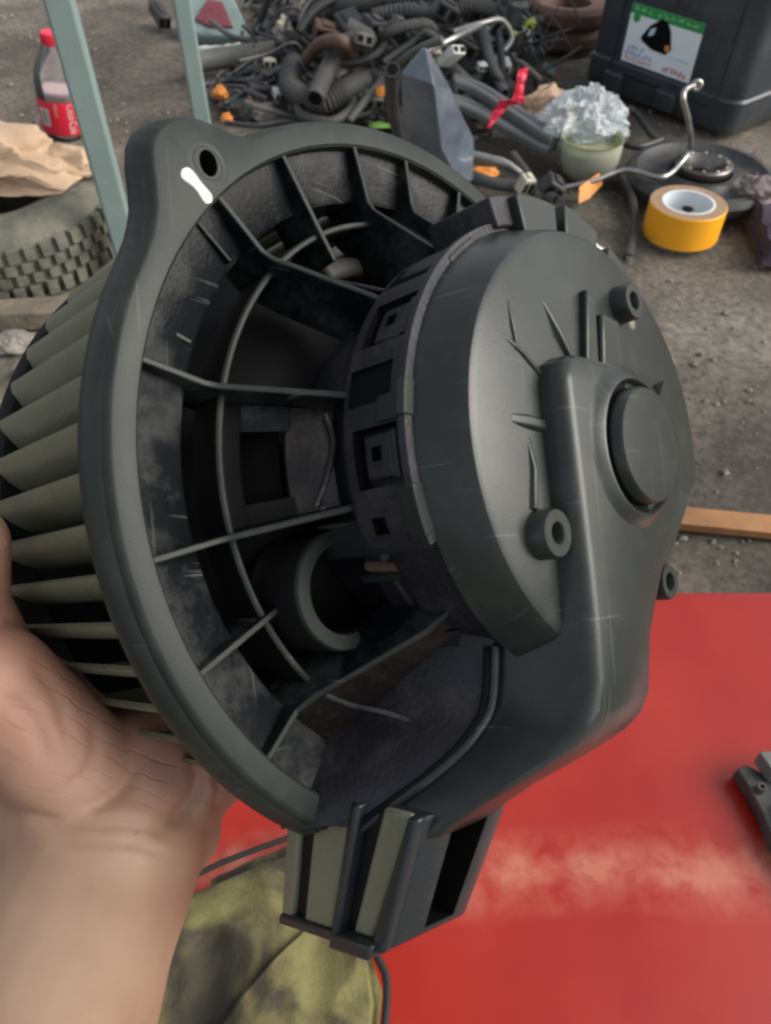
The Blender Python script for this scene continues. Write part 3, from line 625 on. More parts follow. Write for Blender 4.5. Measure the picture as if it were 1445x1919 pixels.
for j in range(ny+1):
    for i in range(nx+1):
        x=X0+(X1-X0)*i/nx; y=Y0+(Y1-Y0)*j/ny
        z=.035+.003*noise.noise(Vector((x*7,y*7,2)))
        ed=min(i,nx-i,j,ny-j)
        if ed==0: z-=.004
        top.append((x,y,z))
mb.add(top,[(j*(nx+1)+i,j*(nx+1)+i+1,(j+1)*(nx+1)+i+1,(j+1)*(nx+1)+i) for j in range(ny) for i in range(nx)])
# skirt of the mat down to the ground
def rim(j0,i0,dj,di,nn):
    a=[top[(j0+dj*k)*(nx+1)+i0+di*k] for k in range(nn+1)]
    mb.loft([a,[(x,y,-.01) for x,y,z in a]],closed=False,cap=False)
rim(0,0,0,1,nx); rim(ny,0,0,1,nx); rim(0,0,1,0,ny); rim(0,nx,1,0,ny)
mt=build('red_mat',mb,M['vinyl'],smooth=60); tag(mt,'flat red vinyl mat with a painted pale sky reflection under the blower','mat')

def camo():
    m=D.materials.new('camouflage_cloth'); m.use_nodes=True; t=m.node_tree; N=t.nodes; Lk=t.links.new; b=N['Principled BSDF']
    tc=N.new('ShaderNodeTexCoord'); a=N.new('ShaderNodeTexNoise'); a.inputs['Scale'].default_value=17; a.inputs['Detail'].default_value=3.5; a.inputs['Distortion'].default_value=.6; Lk(tc.outputs['Object'],a.inputs[0])
    cr=N.new('ShaderNodeValToRGB'); e=cr.color_ramp.elements; e[0].position=.37; e[0].color=(.028,.024,.016,1); e[1].position=.76; e[1].color=(.19,.175,.07,1)
    for p,c in((.45,(.05,.042,.026,1)),(.52,(.115,.10,.042,1)),(.62,(.17,.155,.06,1))):
        k=e.new(p); k.color=c
    Lk(a.outputs[0],cr.inputs[0]); 
    n=N.new('ShaderNodeTexNoise'); n.inputs['Scale'].default_value=420; Lk(tc.outputs['Object'],n.inputs[0])
    r=N.new('ShaderNodeMapRange'); r.inputs[3].default_value=.75; r.inputs[4].default_value=1.25; Lk(n.outputs[0],r.inputs[0])
    s=N.new('ShaderNodeVectorMath'); s.operation='SCALE'; Lk(cr.outputs[0],s.inputs[0]); Lk(r.outputs[0],s.inputs['Scale']); Lk(s.outputs[0],b.inputs['Base Color'])
    b.inputs['Roughness'].default_value=.9; bp=N.new('ShaderNodeBump'); bp.inputs['Distance'].default_value=.0006; Lk(n.outputs[0],bp.inputs['Height']); Lk(bp.outputs[0],b.inputs['Normal'])
    return m
M['camo']=camo()
def draped(name,outline,zf,th,m,parent=None,n=46,k=46):
    # outline: four edges as polylines in metres (A left, B right), ruled surface between them
    A,B=outline; mb=MB(); gridv=[]
    def at(P,t):
        t*=len(P)-1; i=min(int(t),len(P)-2); return Vector(P[i]).lerp(Vector(P[i+1]),t-i)
    for j in range(n+1):
        a=at(A,j/n); b=at(B,j/n)
        for i in range(k+1):
            p=a.lerp(b,i/k); gridv.append((p.x,p.y,zf(p.x,p.y,i/k,j/n)))
    lo=[(x,y,max(z-th,.0)) for x,y,z in gridv]
    q=[(j*(k+1)+i,j*(k+1)+i+1,(j+1)*(k+1)+i+1,(j+1)*(k+1)+i) for j in range(n) for i in range(k)]
    mb.add(gridv,q); mb.add(lo,q)
    N_=len(gridv); o=len(mb.v)-2*N_
    edge=[i for i in range(k+1)]+[j*(k+1)+k for j in range(1,n+1)]+[n*(k+1)+i for i in range(k-1,-1,-1)]+[j*(k+1) for j in range(n-1,0,-1)]
    for a,b in zip(edge,edge[1:]+edge[:1]): mb.f.append((a,b,b+N_,a+N_))
    return build(name,mb,m,parent,smooth=60)
cl=empty('camouflage_cloth',(0,0,0),'olive camouflage cloth with a black edge lying on the red mat beside the wrist','cloth')
zc=lambda x,y,u,v: .052+.010*noise.noise(Vector((x*18,y*18,1)))-.010*abs(noise.noise(Vector((x*30,y*22,5))))-(.011 if min(v,1-v,1-u)<.03 else 0)
draped('fabric',([(-0.1800,0.1520,.05)[:2],(-0.1850,0.0660,.05)[:2],(-0.1860,0.0140,.05)[:2]],[(-0.0510,0.2030,.05)[:2],(-0.0250,0.1560,.05)[:2],(-0.0080,0.1200,.05)[:2],(-0.0020,0.1050,.05)[:2],(-0.0060,0.0660,.05)[:2],(-0.0100,0.0140,.05)[:2]]),zc,.012,M['camo'],cl)
# second layer folded over, its edge running up to the right
zc2=lambda x,y,u,v: .061+.008*noise.noise(Vector((x*18,y*18,1)))-.010*abs(noise.noise(Vector((x*34,y*20,9))))-(.004 if u<.03 else 0)-(.010 if u>.96 else 0)
draped('folded_layer',([(-0.0520,0.1380,.06)[:2],(-0.0730,0.1180,.06)[:2],(-0.1100,0.0770,.06)[:2],(-0.1410,0.0260,.06)[:2]],[(-0.0290,0.1490,.06)[:2],(-0.0110,0.1210,.06)[:2],(-0.0050,0.0970,.06)[:2],(-0.0100,0.0260,.06)[:2]]),zc2,.006,M['camo'],cl)
mb=MB(); mb.tube(spline([(*(-0.1790,0.1510,.052)[:2],.052),(*(-0.1440,0.1660,.052)[:2],.052),(*(-0.1100,0.1820,.052)[:2],.053),(*(-0.0510,0.2040,.052)[:2],.052)]),.0022,8)
build('hem',mb,M['hem'],cl)
mb=MB(); mb.tube(spline([(*(-0.0510,0.2040,.052)[:2],.052),(*(-0.0230,0.1550,.052)[:2],.052),(*(-0.0060,0.1230,.052)[:2],.052),(*(0.0010,0.1050,.052)[:2],.052),(*(-0.0030,0.0660,.052)[:2],.052)]),.0026,8)
build('hem',mb,M['hem'],cl)

br=empty('plastic_bracket',(0,0,0),'small black plastic bracket with a screw eye at the right edge of the red mat','bracket')
mb=MB()
P=[(0.2680,0.2490,.05),(0.2770,0.2520,.05),(0.2850,0.2460,.05),(0.3170,0.2500,.05),(0.3230,0.2020,.05),(0.3010,0.1460,.05),(0.2780,0.1940,.05),(0.2770,0.2130,.05),(0.2730,0.2330,.05)]
mb.prism([p[:2] for p in P],.038,.052); build('base_plate',mb,M['bracket'],br,bevel=.0012)
q=(0.2790,0.2320,.058); mb=MB(); mb.lathe([(.0034,.050),(.0036,.0588),(.0032,.0596),(.0018,.0596),(.0016,.0592),(.0016,.054),(0,.054)],n=28,c=q[:2]); build('screw_eye',mb,M['bracket'],br)
mb=MB(); mb.hexa([(*(0.2810,0.2540,.066)[:2],.053),(*(0.3210,0.2570,.066)[:2],.053),(*(0.3110,0.2310,.066)[:2],.053),(*(0.2860,0.2380,.066)[:2],.053),(*(0.2820,0.2560,.066)[:2],.066),(*(0.3220,0.2590,.066)[:2],.066),(*(0.3130,0.2350,.066)[:2],.066),(*(0.2870,0.2410,.066)[:2],.066)]); build('raised_block',mb,M['greyp'],br,bevel=.001)
mb=MB(); mb.hexa([(*(0.2880,0.2210,.06)[:2],.05),(*(0.3180,0.2210,.06)[:2],.05),(*(0.3060,0.1700,.06)[:2],.05),(*(0.2870,0.1980,.06)[:2],.05),(*(0.2880,0.2210,.06)[:2],.062),(*(0.3180,0.2210,.06)[:2],.062),(*(0.3060,0.1700,.06)[:2],.062),(*(0.2870,0.1980,.06)[:2],.062)]); build('raised_block',mb,M['bracket'],br,bevel=.001)

# ================================================================ things on the ground behind
def hose(pts,r,label,m='hose',name='hose',cat='hose',group=None,ribbed=False,n=12,sub=8,ends=True):
    mb=MB(); P=spline(pts,sub)
    if ribbed:
        P=spline(pts,sub*3); rr=[r*(1+.09*(1 if i%3==0 else -1 if i%3==1 else 0)) for i in range(len(P))]
    else: rr=[r*(1+.04*noise.noise(Vector(p)*60)) for p in P]
    mb.tube(P,rr,n)
    o=build(name,mb,M[m],smooth=50); tag(o,label,cat,group)
    if ends and r>.008:
        for e,d in((P[0],P[0]-P[1]),(P[-1],P[-1]-P[-2])):
            d=d.normalized(); q=MB(); q.tube([e-d*r*.05,e+d*r*.02],r*.78,n); build('end_opening',q,M['slot'],o,smooth=0)
    return o
def thing_box(name,label,cat,c,d,m,rot=(0,0,0),bevel=.003,extra=None,group=None):
    e=empty(name,c,label,cat,group,rot)
    mb=MB(); mb.box((0,0,0),d); build('body',mb,M[m],e,bevel=bevel)
    return e
LEGTH=.0175
# stand with two square-tube legs
st=empty('metal_stand',(*(-0.3760,1.0340,0)[:2],0),'grey-green painted metal stand, two square tube legs left of the blower','stand')
b0=(-0.3760,1.0340,0); b1=(-0.2950,1.2980,0)
for nm,b,w_ in(('leg',b0,.0165),('leg',b1,.0135)):
    mb=MB(); x,y=b[0]-b0[0],b[1]-b0[1]
    mb.box((x,y,.45),(2*w_,2*w_,.9),R(12)); build(nm,mb,M['leg'],st,bevel=.004,seg=3)
for nm,b,w_ in(('foot_cap',b0,.019),('foot_cap',b1,.0158)):
    mb=MB(); x,y=b[0]-b0[0],b[1]-b0[1]; mb.box((x,y,.012),(2*w_,2*w_,.028),R(12)); build(nm,mb,M['blackp'],st,bevel=.003)
mb=MB(); dx,dy=b1[0]-b0[0],b1[1]-b0[1]; L_=math.hypot(dx,dy)
mb.box((dx/2,dy/2,.88),(L_-.034,.024,.024),math.atan2(dy,dx)); build('cross_bar',mb,M['leg'],st,bevel=.003)

# bottle
bx,by,_=(-0.6140,1.5400,0)
bo=empty('soda_bottle',(bx,by,0),'clear plastic soda bottle with red cap and red label standing on the dirt','bottle')
bo.rotation_euler=(R(0),R(7),0); bo.scale=(1,1,.80)
k=.043
prof=[(.030,.000),(.036,.002),(.0405,.010),(.042,.02),(.0425,.030),(.0418,.05),(.0425,.09),(.0425,.105),(.042,.12),(.0385,.142),(.030,.165),(.021,.185),(.0165,.197),(.0145,.203),(.0145,.215)]
mb=MB(); mb.lathe(prof+[(r-.0008,h) for r,h in prof[::-1]],n=64); build('body',mb,M['clear'],bo,smooth=60)
mb=MB(); mb.lathe([(0,.003),(.034,.004),(.039,.012),(.0403,.03),(.0403,.100),(0,.1005)],n=48)
M['cola']=mat('pink_drink',(.58,.42,.42),.15,trans=0,var=.05)
build('drink',mb,M['cola'],bo,smooth=30)
M['label']=mat('red_label',(.72,.02,.05),.35,var=.04)
mb=MB(); mb.lathe([(.0429,.016),(.0432,.017),(.0428,.05),(.0432,.088),(.0429,.089)],n=64); lb=build('label_sleeve',mb,M['label'],bo,smooth=60)
mb=MB(); mb.lathe([(0,.2185),(.0150,.2185),(.0168,.2165),(.0172,.2105),(.0172,.196),(.0160,.1945),(.0150,.196)],n=40)
cp_=build('cap',mb,M['red'],bo,smooth=30)
mb=MB()
for i in range(40):
    a=2*math.pi*i/40; mb.box((.0172*math.cos(a),.0172*math.sin(a),.2045),(.0009,.0012,.015),a)
build('cap_ridges',mb,M['red'],cp_,smooth=0)['kind']='stuff'
def wrap(mb,a0,a1,h0,h1,r=.0434,n=6): mb.sector(r,r+.0002,a0,a1,h0,h1,n)
mb=MB(); wrap(mb,-135,-108,.034,.072); build('barcode_panel',mb,M['white'],lb,smooth=0)
M['ink']=mat('grey_ink',(.12,.12,.13),.6,var=.02)
mb=MB()
for i in range(15):
    h=.038+i*.0021; mb.sector(.0437,.0438,-131,-112,h,h+.0008+.0006*(i%3==0),3)
build('barcode',mb,M['ink'],lb,smooth=0)
def text_mesh(s,size):
    c=D.curves.new('t','FONT'); c.body=s; c.size=size; c.extrude=0; o=D.objects.new('t',c); COL.objects.link(o)
    dg=bpy.context.evaluated_depsgraph_get(); dg.update(); me=D.meshes.new_from_object(o.evaluated_get(dg)); D.objects.remove(o); D.curves.remove(c)
    v=[tuple(p.co) for p in me.vertices]; f=[tuple(p.vertices) for p in me.polygons]; D.meshes.remove(me); return v,f
v,f=text_mesh('Coca-Cola',.019)
xm=max(p[0] for p in v)
mb=MB(); vv=[]
for x,y,z in v:
    a=R(-62)+ (y)/.0434; vv.append((.0436*math.cos(a),.0436*math.sin(a),.086-x*.066/xm))
mb.add(vv,f); build('lettering',mb,M['white'],lb,smooth=0)
v,f=text_mesh('COLA 1L',.008); xm=max(p[0] for p in v); mb=MB(); vv=[]
for x,y,z in v:
    a=R(-92)+y/.0434; vv.append((.0436*math.cos(a),.0436*math.sin(a),.087-x*.030/xm))
mb.add(vv,f); build('lettering',mb,M['white'],lb,smooth=0)

# crumpled kraft paper
M['kraft']=mat('kraft_paper',(.48,.34,.23),.7,scale=10,var=.12,bump=.002,bscale=40)
def crumple(name,label,cat,c,rx,ry,rz,m,seed,n=26,amp=.35,flat=0):
    bm=bmesh.new(); bmesh.ops.create_icosphere(bm,subdivisions=5 if flat else 4,radius=1)
    for v_ in bm.verts:
        p=v_.co.copy(); q=p*1.7+Vector((seed,seed*2,0)); d,pts=noise.voronoi(q)[:2]
        s=1+amp*(d[1]-d[0])*1.6-amp*.6+.25*noise.noise(p*1.3+Vector((seed,0,0)))
        if flat: s=1.05+.32*noise.noise(p*1.2+Vector((seed,0,0)))-.42*abs(noise.noise(p*1.6+Vector((0,0,seed))))-.14*abs(noise.noise(p*3.6+Vector((0,seed,0))))
        v_.co=Vector((p.x*rx*s,p.y*ry*s,p.z*rz*s*(1 if p.z>0 else .4)))
    me=D.meshes.new(name); bm.to_mesh(me); bm.free(); me.materials.append(M[m])
    if flat: me.shade_smooth(); me.set_sharp_from_angle(angle=R(22))
    o=D.objects.new(name,me); COL.objects.link(o); o.location=c
    return tag(o,label,cat)
q=(-0.6300,1.3050,.02); crumple('crumpled_paper','crumpled brown kraft paper heap lying on the tyre left of the stand','paper',(-.575,1.13,.115),.125,.075,.06,'kraft',3,flat=1)
q=(-0.5270,1.2460,.02); crumple('crumpled_paper','small twisted piece of kraft paper beside the larger heap','paper',(-.475,1.14,.115),.06,.03,.03,'kraft',8,flat=1)
q=(-0.7180,1.4800,0); thing_box('red_wrapper','small red wrapper corner poking from behind the kraft paper','wrapper',(q[0]-.02,q[1],.02),(.05,.02,.03),'red',(.2,.1,.4))
q=(-0.4870,1.3060,.01); thing_box('foil_scrap','small shiny scrap of foil between paper and stand leg','scrap',(q[0],q[1],.012),(.035,.03,.02),'bag',(.3,.2,.5))

# old tyre lying on its side
tx,ty=-.57,1.115; 
ty0=empty('old_tyre',(tx,ty,.0),'worn mossy car tyre lying flat at the left edge','tyre',rot=(R(3),R(0),0))
RT=.165
mb=MB(); mb.lathe([(.07,.03),(.075,.015),(.10,.006),(.13,.006),(RT-.012,.012),(RT-.004,.025),(RT-.003,.075),(RT-.014,.092),(.13,.104),(.10,.105),(.075,.095),(.07,.08)],n=120,closed=True)
tb=build('carcass',mb,M['tyre'],ty0,smooth=40)
mb=MB()
for row,(h0,h1) in enumerate(((.012,.032),(.036,.050),(.053,.067),(.070,.088))):
    for i in range(46):
        a=360*i/46+(3.3 if row%2 else 0); 
        if not -140<((a+180)%360-180)<60: continue
        mb.sector(RT-.006,RT+.004+rnd.uniform(-.001,.001),a-2.5,a+2.4,h0,h1,2)
tr=build('tread_blocks',mb,M['tyre'],ty0,bevel=0,smooth=0); tr['kind']='stuff'
q=(-0.4610,0.8870,.02)
o=thing_box('wood_offcut','short weathered wood offcut lying under the front of the tyre','wood',(-.45,.915,.014),(.17,.04,.028),'wood2',(0,0,R(6)))
for i,(q,s) in enumerate((((-0.4930,0.8670,0),.03),((-0.4500,0.9300,0),.018),((-0.4580,0.8090,0),.02))):
    crumple('stone','%s rough grey stone %s'%(('large','small','middling')[i],('left of the fan wheel','beside the wood offcut','lowest beside the fan wheel')[i]),'stone',(q[0],q[1]-.01,.006),s,s*.8,s*.5,'stone',i+11,amp=.2)

# black storage bin
bn=empty('storage_bin',(0,0,0),'black plastic storage bin with a colour sticker standing on the dirt','bin')
c0=Vector((.419,1.800,0)); c1=Vector((.648,1.506,0)); dd=(c1-c0); LL=dd.length; u=dd.normalized(); nrm=Vector((u.y,-u.x,0))
if nrm.y>0: nrm=-nrm
back=-nrm
H_=.62
def bp_(s,d,h,tp=.04): # s along face 0..1, d depth behind face, h height
    t=h/H_; s2=s*(1-2*tp*t)+tp*t if True else s
    return c0+u*(LL*s2)+back*(d+ .02*t)+Vector((0,0,h))
mb=MB()
def ring(h,ins=0):
    pts=[]; r=.03; DPT=.34
    cs=[(r+ins,r+ins,180,270),(LL-r-ins,r+ins,270,360),(LL-r-ins,DPT-r-ins,0,90),(r+ins,DPT-r-ins,90,180)]
    for cx_,cy_,a0,a1 in cs:
        for k_ in range(7):
            a=R(a0+(a1-a0)*k_/6); s=(cx_+r*math.cos(a))/LL; d=cy_+r*math.sin(a)
            t=h/H_; sx=.5+(s-.5)*(1+.0*t); pts.append(c0+u*(LL*sx)+back*(d+.02*t)+Vector((0,0,h)))
    return pts
mb.loft([ring(.004,.006),ring(.012,0),ring(.06,0),ring(.064,.004),ring(H_-.05,.004),ring(H_-.045,-.012),ring(H_,-.012)])
build('tub',mb,M['bin'],bn,smooth=40)
def face(s,h,out): 
    t=h/H_; sx=.5+(s-.5)*(1+.0*t); return c0+u*(LL*sx)+back*(.004+.02*t-out)+Vector((0,0,h))
def patch(name,s0,s1,h0,h1,out,m,parent=bn,th=.0006,skew=0):
    mb=MB(); a=[face(s0,h0,out),face(s1,h0+skew,out),face(s1,h1+skew,out),face(s0,h1,out)]; b=[face(s0,h0,out-th),face(s1,h0+skew,out-th),face(s1,h1+skew,out-th),face(s0,h1,out-th)]
    mb.hexa(b+a); return build(name,mb,M[m],parent,smooth=0)
for nm,(s0,s1,h0,h1) in (('panel_ridge',(.19,.86,.042,.046)),('panel_ridge',(.178,.19,.045,.50)),('panel_ridge',(.86,.87,.045,.50)),('panel_ridge',(.5,.505,.175,.52))):
    patch(nm,s0,s1,h0,h1,.004,'bin',th=.006)
SH0,SH1=.068,.168
M['sk']=mat('sticker_paper',(.86,.92,.94),.35,var=.04); M['green']=mat('sticker_green',(.03,.33,.09),.4,var=.1); M['skin_ink']=mat('sticker_blue_ink',(.30,.36,.62),.5,var=.1)
M['skred']=mat('sticker_red_ink',(.72,.22,.20),.5,var=.1); M['ltgreen']=mat('sticker_light_green',(.35,.62,.30),.5,var=.1); M['sky_ink']=mat('sticker_pale_blue',(.5,.72,.85),.5,var=.1)
sk=patch('sticker',.24,.69,SH0,SH1,.0015,'sk')
patch('green_banner',.24,.69,SH1-.017,SH1,.0021,'green',sk)
def face_poly(name,pts,out,m,parent):
    mb=MB(); a=[face(s,h,out) for s,h in pts]; b=[face(s,h,out-.0004) for s,h in pts]; mb.loft([b,a]); return build(name,mb,M[m],parent,smooth=0)
def sp(x,y): return (.24+.45*x, SH1-(SH1-SH0)*y)
face_poly('tent_picture',[sp(*p) for p in((.44,.13),(.53,.14),(.60,.28),(.66,.56),(.60,.67),(.40,.66),(.23,.56),(.22,.50),(.31,.28))],.0027,'slot',sk)
face_poly('tent_highlight',[sp(*p) for p in((.33,.33),(.40,.28),(.38,.42),(.31,.46))],.0032,'sky_ink',sk)
face_poly('yellow_mark',[sp(*p) for p in((.57,.52),(.63,.50),(.64,.62),(.58,.60))],.0032,'orange',sk)
face_poly('emblem',[sp(*p) for p in((.06,.15),(.11,.12),(.15,.18),(.14,.27),(.09,.31),(.05,.25))],.0027,'green',sk)
def glyphs(name,x0,x1,y,hh,m,n,seed):
    r_=random.Random(seed); mb=MB(); x=x0; st_=(x1-x0)/n
    for i in range(n):
        for k_ in range(3):
            xa=x+st_*r_.uniform(.05,.5); ya=y+hh*r_.uniform(0,.6); wv,hv=(st_*.16,hh*r_.uniform(.4,.9)) if r_.random()<.5 else (st_*r_.uniform(.3,.6),hh*.16)
            p=[sp(xa,min(y+hh,ya+hv)),sp(xa+wv,min(y+hh,ya+hv)),sp(xa+wv,ya),sp(xa,ya)]
            mb.hexa([face(s,h,.0024) for s,h in p]+[face(s,h,.0034) for s,h in p])
        x+=st_
    return build(name,mb,M[m],sk,smooth=0)
glyphs('lettering',.04,.96,.03,.10,'ltgreen',9,1); glyphs('lettering',.05,.30,.68,.09,'skin_ink',4,2); glyphs('lettering',.05,.44,.79,.09,'skin_ink',7,3)
glyphs('lettering',.05,.44,.90,.05,'skred',10,4); glyphs('lettering',.60,.96,.84,.11,'skred',6,5); glyphs('lettering',.66,.94,.66,.04,'sky_ink',8,6)
for s in(.24,.60):
    mb=MB(); p=face(s,.03,.01); mb.box(p,(.045,.02,.035),math.atan2(u.y,u.x)); build('latch',mb,M['bin'],bn,bevel=.004)

# tape roll
q=(0.4690,1.1550,0)
tp=empty('tape_roll',(q[0],q[1],.001),'yellow adhesive tape roll lying flat on the dirt','tape')
mb=MB(); mb.lathe([(.0405,.0505),(.0575,.051),(.0585,.050),(.0585,.001),(.0575,0),(.0405,.0)],n=96,closed=True)
o=build('tape_winding',mb,M['tape'],tp,smooth=40); 
mb=MB(); mb.lathe([(.0406,.0513),(.0574,.0513),(.0574,.0509),(.0406,.0509)],n=96,closed=True); build('tape_edge',mb,M['tapeside'],tp,smooth=40)
mb=MB(); mb.lathe([(.0370,.0518),(.0404,.0518),(.0404,.0005),(.0370,.0005)],n=96,closed=True); build('cardboard_core',mb,M['core'],tp,smooth=40)

# wheel hub disc with a bright ring
q=(0.5360,1.2850,.02)
dk=empty('brake_disc',(q[0]-.002,q[1]+.015,.0),'dark greasy brake disc with a bright hub ring lying in front of the bin','brake disc')
mb=MB(); mb.lathe([(.05,.008),(.105,.004),(.120,.012),(.124,.026),(.118,.037),(.108,.038),(.098,.030),(.080,.025),(.068,.027),(.060,.036),(.05,.036)],n=96,closed=True); build('rotor',mb,M['rust'] if False else M['blackp'],dk,smooth=40)
mb=MB(); mb.lathe([(.028,.028),(.040,.030),(.046,.038),(.047,.048),(.045,.051),(.037,.051),(.034,.044),(.030,.034)],n=64,closed=True); build('hub_ring',mb,M['metal'],dk,smooth=35)
for i in range(10):
    mb=MB(); mb.box((0,0,0),(.005,.006,.005)); o=build('stud',mb,M['steel'],dk,bevel=.002); a=2*math.pi*i/10; o.location=(.038*math.cos(a),.038*math.sin(a),.0495); o.rotation_euler=(0,.2,a)
mb=MB(); mb.lathe([(0,.02),(.03,.02)],n=40); build('hub_floor',mb,M['slot'],dk)

# bent rod with an eye
mb=MB(); P=spline([((0.2950,1.2710,.02)),((0.3450,1.2730,.03)),((0.4010,1.2830,.045)),((0.4490,1.2450,.05)),((0.4900,1.2870,.055)),((0.5030,1.3010,.075)),((0.4730,1.2570,.13)),((0.4480,1.2370,.17)),((0.4520,1.2510,.18)),((0.4700,1.2690,.18))],8)
mb.tube(P,.0042,10); rd=build('bent_rod',mb,M['steel'],smooth=50); tag(rd,'long bent steel rod with an eye standing up in front of the bin','rod')
mb=MB(); e=Vector(P[-1]); cs=[e+Vector((.006*math.cos(t*math.pi/8)+.004,.0,.006*math.sin(t*math.pi/8))) for t in range(17)]; mb.tube(cs,.0036,8,cap=False); build('eye',mb,M['steel'],rd,smooth=50)
# orange tag on the rod
mb=MB(); a_=[(0.3200,1.2500,.03),(0.3590,1.2900,.035),((0.3670,1.2850,.02)),((0.3400,1.2500,.012)),((0.3200,1.2350,.01))]
mb.loft([a_,[(x,y+.001,z+.0012) for x,y,z in a_]]); tag(build('orange_tag',mb,M['orange'],smooth=0),'small orange plastic tag hanging on the bent rod','tag')
# black bar
mb=MB(); P=spline([(0.4140,1.4320,.02),(0.4070,1.3150,.02),(0.4100,1.2460,.014),(0.3980,1.1670,.01),(0.3670,1.0670,.008)],6)
mb.tube(P,[.006,.006,.0065,.007,.008,.009,.009,.009,.009,.009,.008,.0075,.007,.007,.0065,.006,.006,.006,.006,.006,.006,.006,.007,.008,.0085][:len(P)],10); o=tag(build('wiper_arm',mb,M['blackp'],smooth=50),'black wiper arm lying left of the yellow tape roll','wiper arm')
mb=MB(); mb.lathe([(0,.012),(.005,.012),(.0055,.008),(.0055,.0),(0,0)],n=20,c=(0.3680,1.0640,.008)[:2]); build('pivot_nut',mb,M['steel'],o)

# clear jar with bag
q=(0.3550,1.3580,.0)
jr=empty('plastic_jar',(q[0],q[1],0),'squat greenish clear plastic jar under the clear bag','jar')
mb=MB(); pj=[(.028,0),(.037,.003),(.046,.014),(.051,.032),(.052,.058),(.050,.062),(.050,.066),(.053,.068)]; mb.lathe(pj+[(r-.0015,h) for r,h in pj[::-1]],n=56); build('wall',mb,M['jar'],jr,smooth=60)
mb=MB(); mb.lathe([(0,.003),(.034,.005),(.043,.015),(.048,.032),(.049,.050),(0,.051)],n=40); M['murk']=mat('murky_liquid',(.30,.31,.20),.3,var=.15,scale=30); build('liquid',mb,M['murk'],jr)
def bag(name,label,cat,c,rx,ry,rz,m,seed):
    bm=bmesh.new(); bmesh.ops.create_icosphere(bm,subdivisions=6,radius=1)
    for v_ in bm.verts:
        p=v_.co.copy(); s=1+.16*noise.noise(p*1.2+Vector((seed,0,0)))
        for fq,am in((1.7,.40),(3.8,.26),(8,.14),(17,.07)): s-=am*(abs(noise.noise(p*fq+Vector((seed,seed,fq))))-.15)
        z=p.z*(1 if p.z>0 else .5); tp=1-.35*max(0,p.z)
        v_.co=Vector((p.x*rx*s*tp+ .25*rx*max(0,p.z),p.y*ry*s*tp,z*rz*s))
    me=D.meshes.new(name); bm.to_mesh(me); bm.free(); me.materials.append(M[m]); o=D.objects.new(name,me); COL.objects.link(o); o.location=c
    return tag(o,label,cat)
bag('plastic_bag','clear crinkled plastic bag slumped behind and over the squat jar','bag',(.345,1.425,.062),.086,.062,.062,'bag',21)
q2=(0.3200,1.5640,.03); crumple('crumpled_paper','tan paper sheet crumpled at the left of the clear bag','paper',(.295,1.50,.05),.055,.035,.05,'kraft',14,amp=.3,flat=1)
# red film strip
mb=MB(); pts=[(0.1680,1.3130,.10),(0.1860,1.3230,.125),(0.2030,1.3200,.14),(0.2110,1.3160,.14),(0.2140,1.3260,.16),(0.2190,1.3410,.18)]
P=spline(pts,5); rings=[]
for i,p in enumerate(P):
    t=i/(len(P)-1); w_=.004+.011*math.sin(math.pi*min(1,t*1.25))**2+.004*t; tw=math.sin(i*1.3)*.5
    rings.append([p+Vector((-w_*math.cos(tw),0,-w_*math.sin(tw)*.5)),p+Vector((0,-.003*math.sin(i*2.1)-.001,.0015)),p+Vector((w_*math.cos(tw),0,w_*math.sin(tw)*.5)),p+Vector((0,.001,-.0015))])
mb.loft(rings); tag(build('plastic_strip',mb,M['red'],smooth=20),'twisted shiny red plastic strip lying on the grey rubber strips','strip')

# glossy fin
mb=MB()
A=[(0.0450,1.0400,.30),(0.0210,1.1040,.25),(0.0150,1.1510,.20),(0.0330,1.2530,.13),(0.0680,1.2850,.06),(0.1370,1.2350,.03),((0.1460,1.3910,.06)),((0.1070,1.2820,.16))]
mid=[(0.0500,1.0340,.30),(0.0580,1.0960,.24),(0.0700,1.1800,.16),(0.1110,1.2490,.05)]
front=[Vector(p) for p in A]
V_=[(0.0460,1.1050,.28),(0.0530,1.1030,.28),(0.0200,1.1230,.245),(0.0610,1.0710,.255),((0.0890,1.1340,.22)),(0.0230,1.1630,.185),(0.0690,1.1090,.205),(0.1140,1.1900,.16),(0.0340,1.1940,.13),(0.0810,1.1550,.14),(0.1380,1.2430,.11),(0.0660,1.2210,.05),(0.1160,1.1990,.06),(0.1400,1.2300,.05)]
V_=[Vector(p) for p in V_]
for i in(3,6,9): V_[i]=V_[i]+Vector((0,-.018,0))
Fq=[(0,2,3,1),(1,3,4),(2,5,6,3),(3,6,7,4),(5,8,9,6),(6,9,10,7),(8,11,12,9),(9,12,13,10)]
bk=[p+Vector((.002,.012,-.002)) for p in V_]; n_=len(V_)
mb.add([tuple(p) for p in V_]+[tuple(p) for p in bk],Fq+[tuple(i+n_ for i in f_)[::-1] for f_ in Fq])
per=[0,2,5,8,11,12,13,10,7,4,1]
for a,b in zip(per,per[1:]+per[:1]): mb.f.append((a,b,b+n_,a+n_))
tag(build('bumper_trim',mb,M['gloss'],bevel=.002,smooth=25),'glossy dark pointed car trim panel standing up behind the blower flange','trim panel')
hose([(0.0100,1.2150,.22),(0.0090,1.2760,.17),(0.0140,1.3670,.10),(0.0240,1.4160,.05)],.011,'thick dark post of plastic standing left of the glossy trim panel','blackp','plastic_post','post')

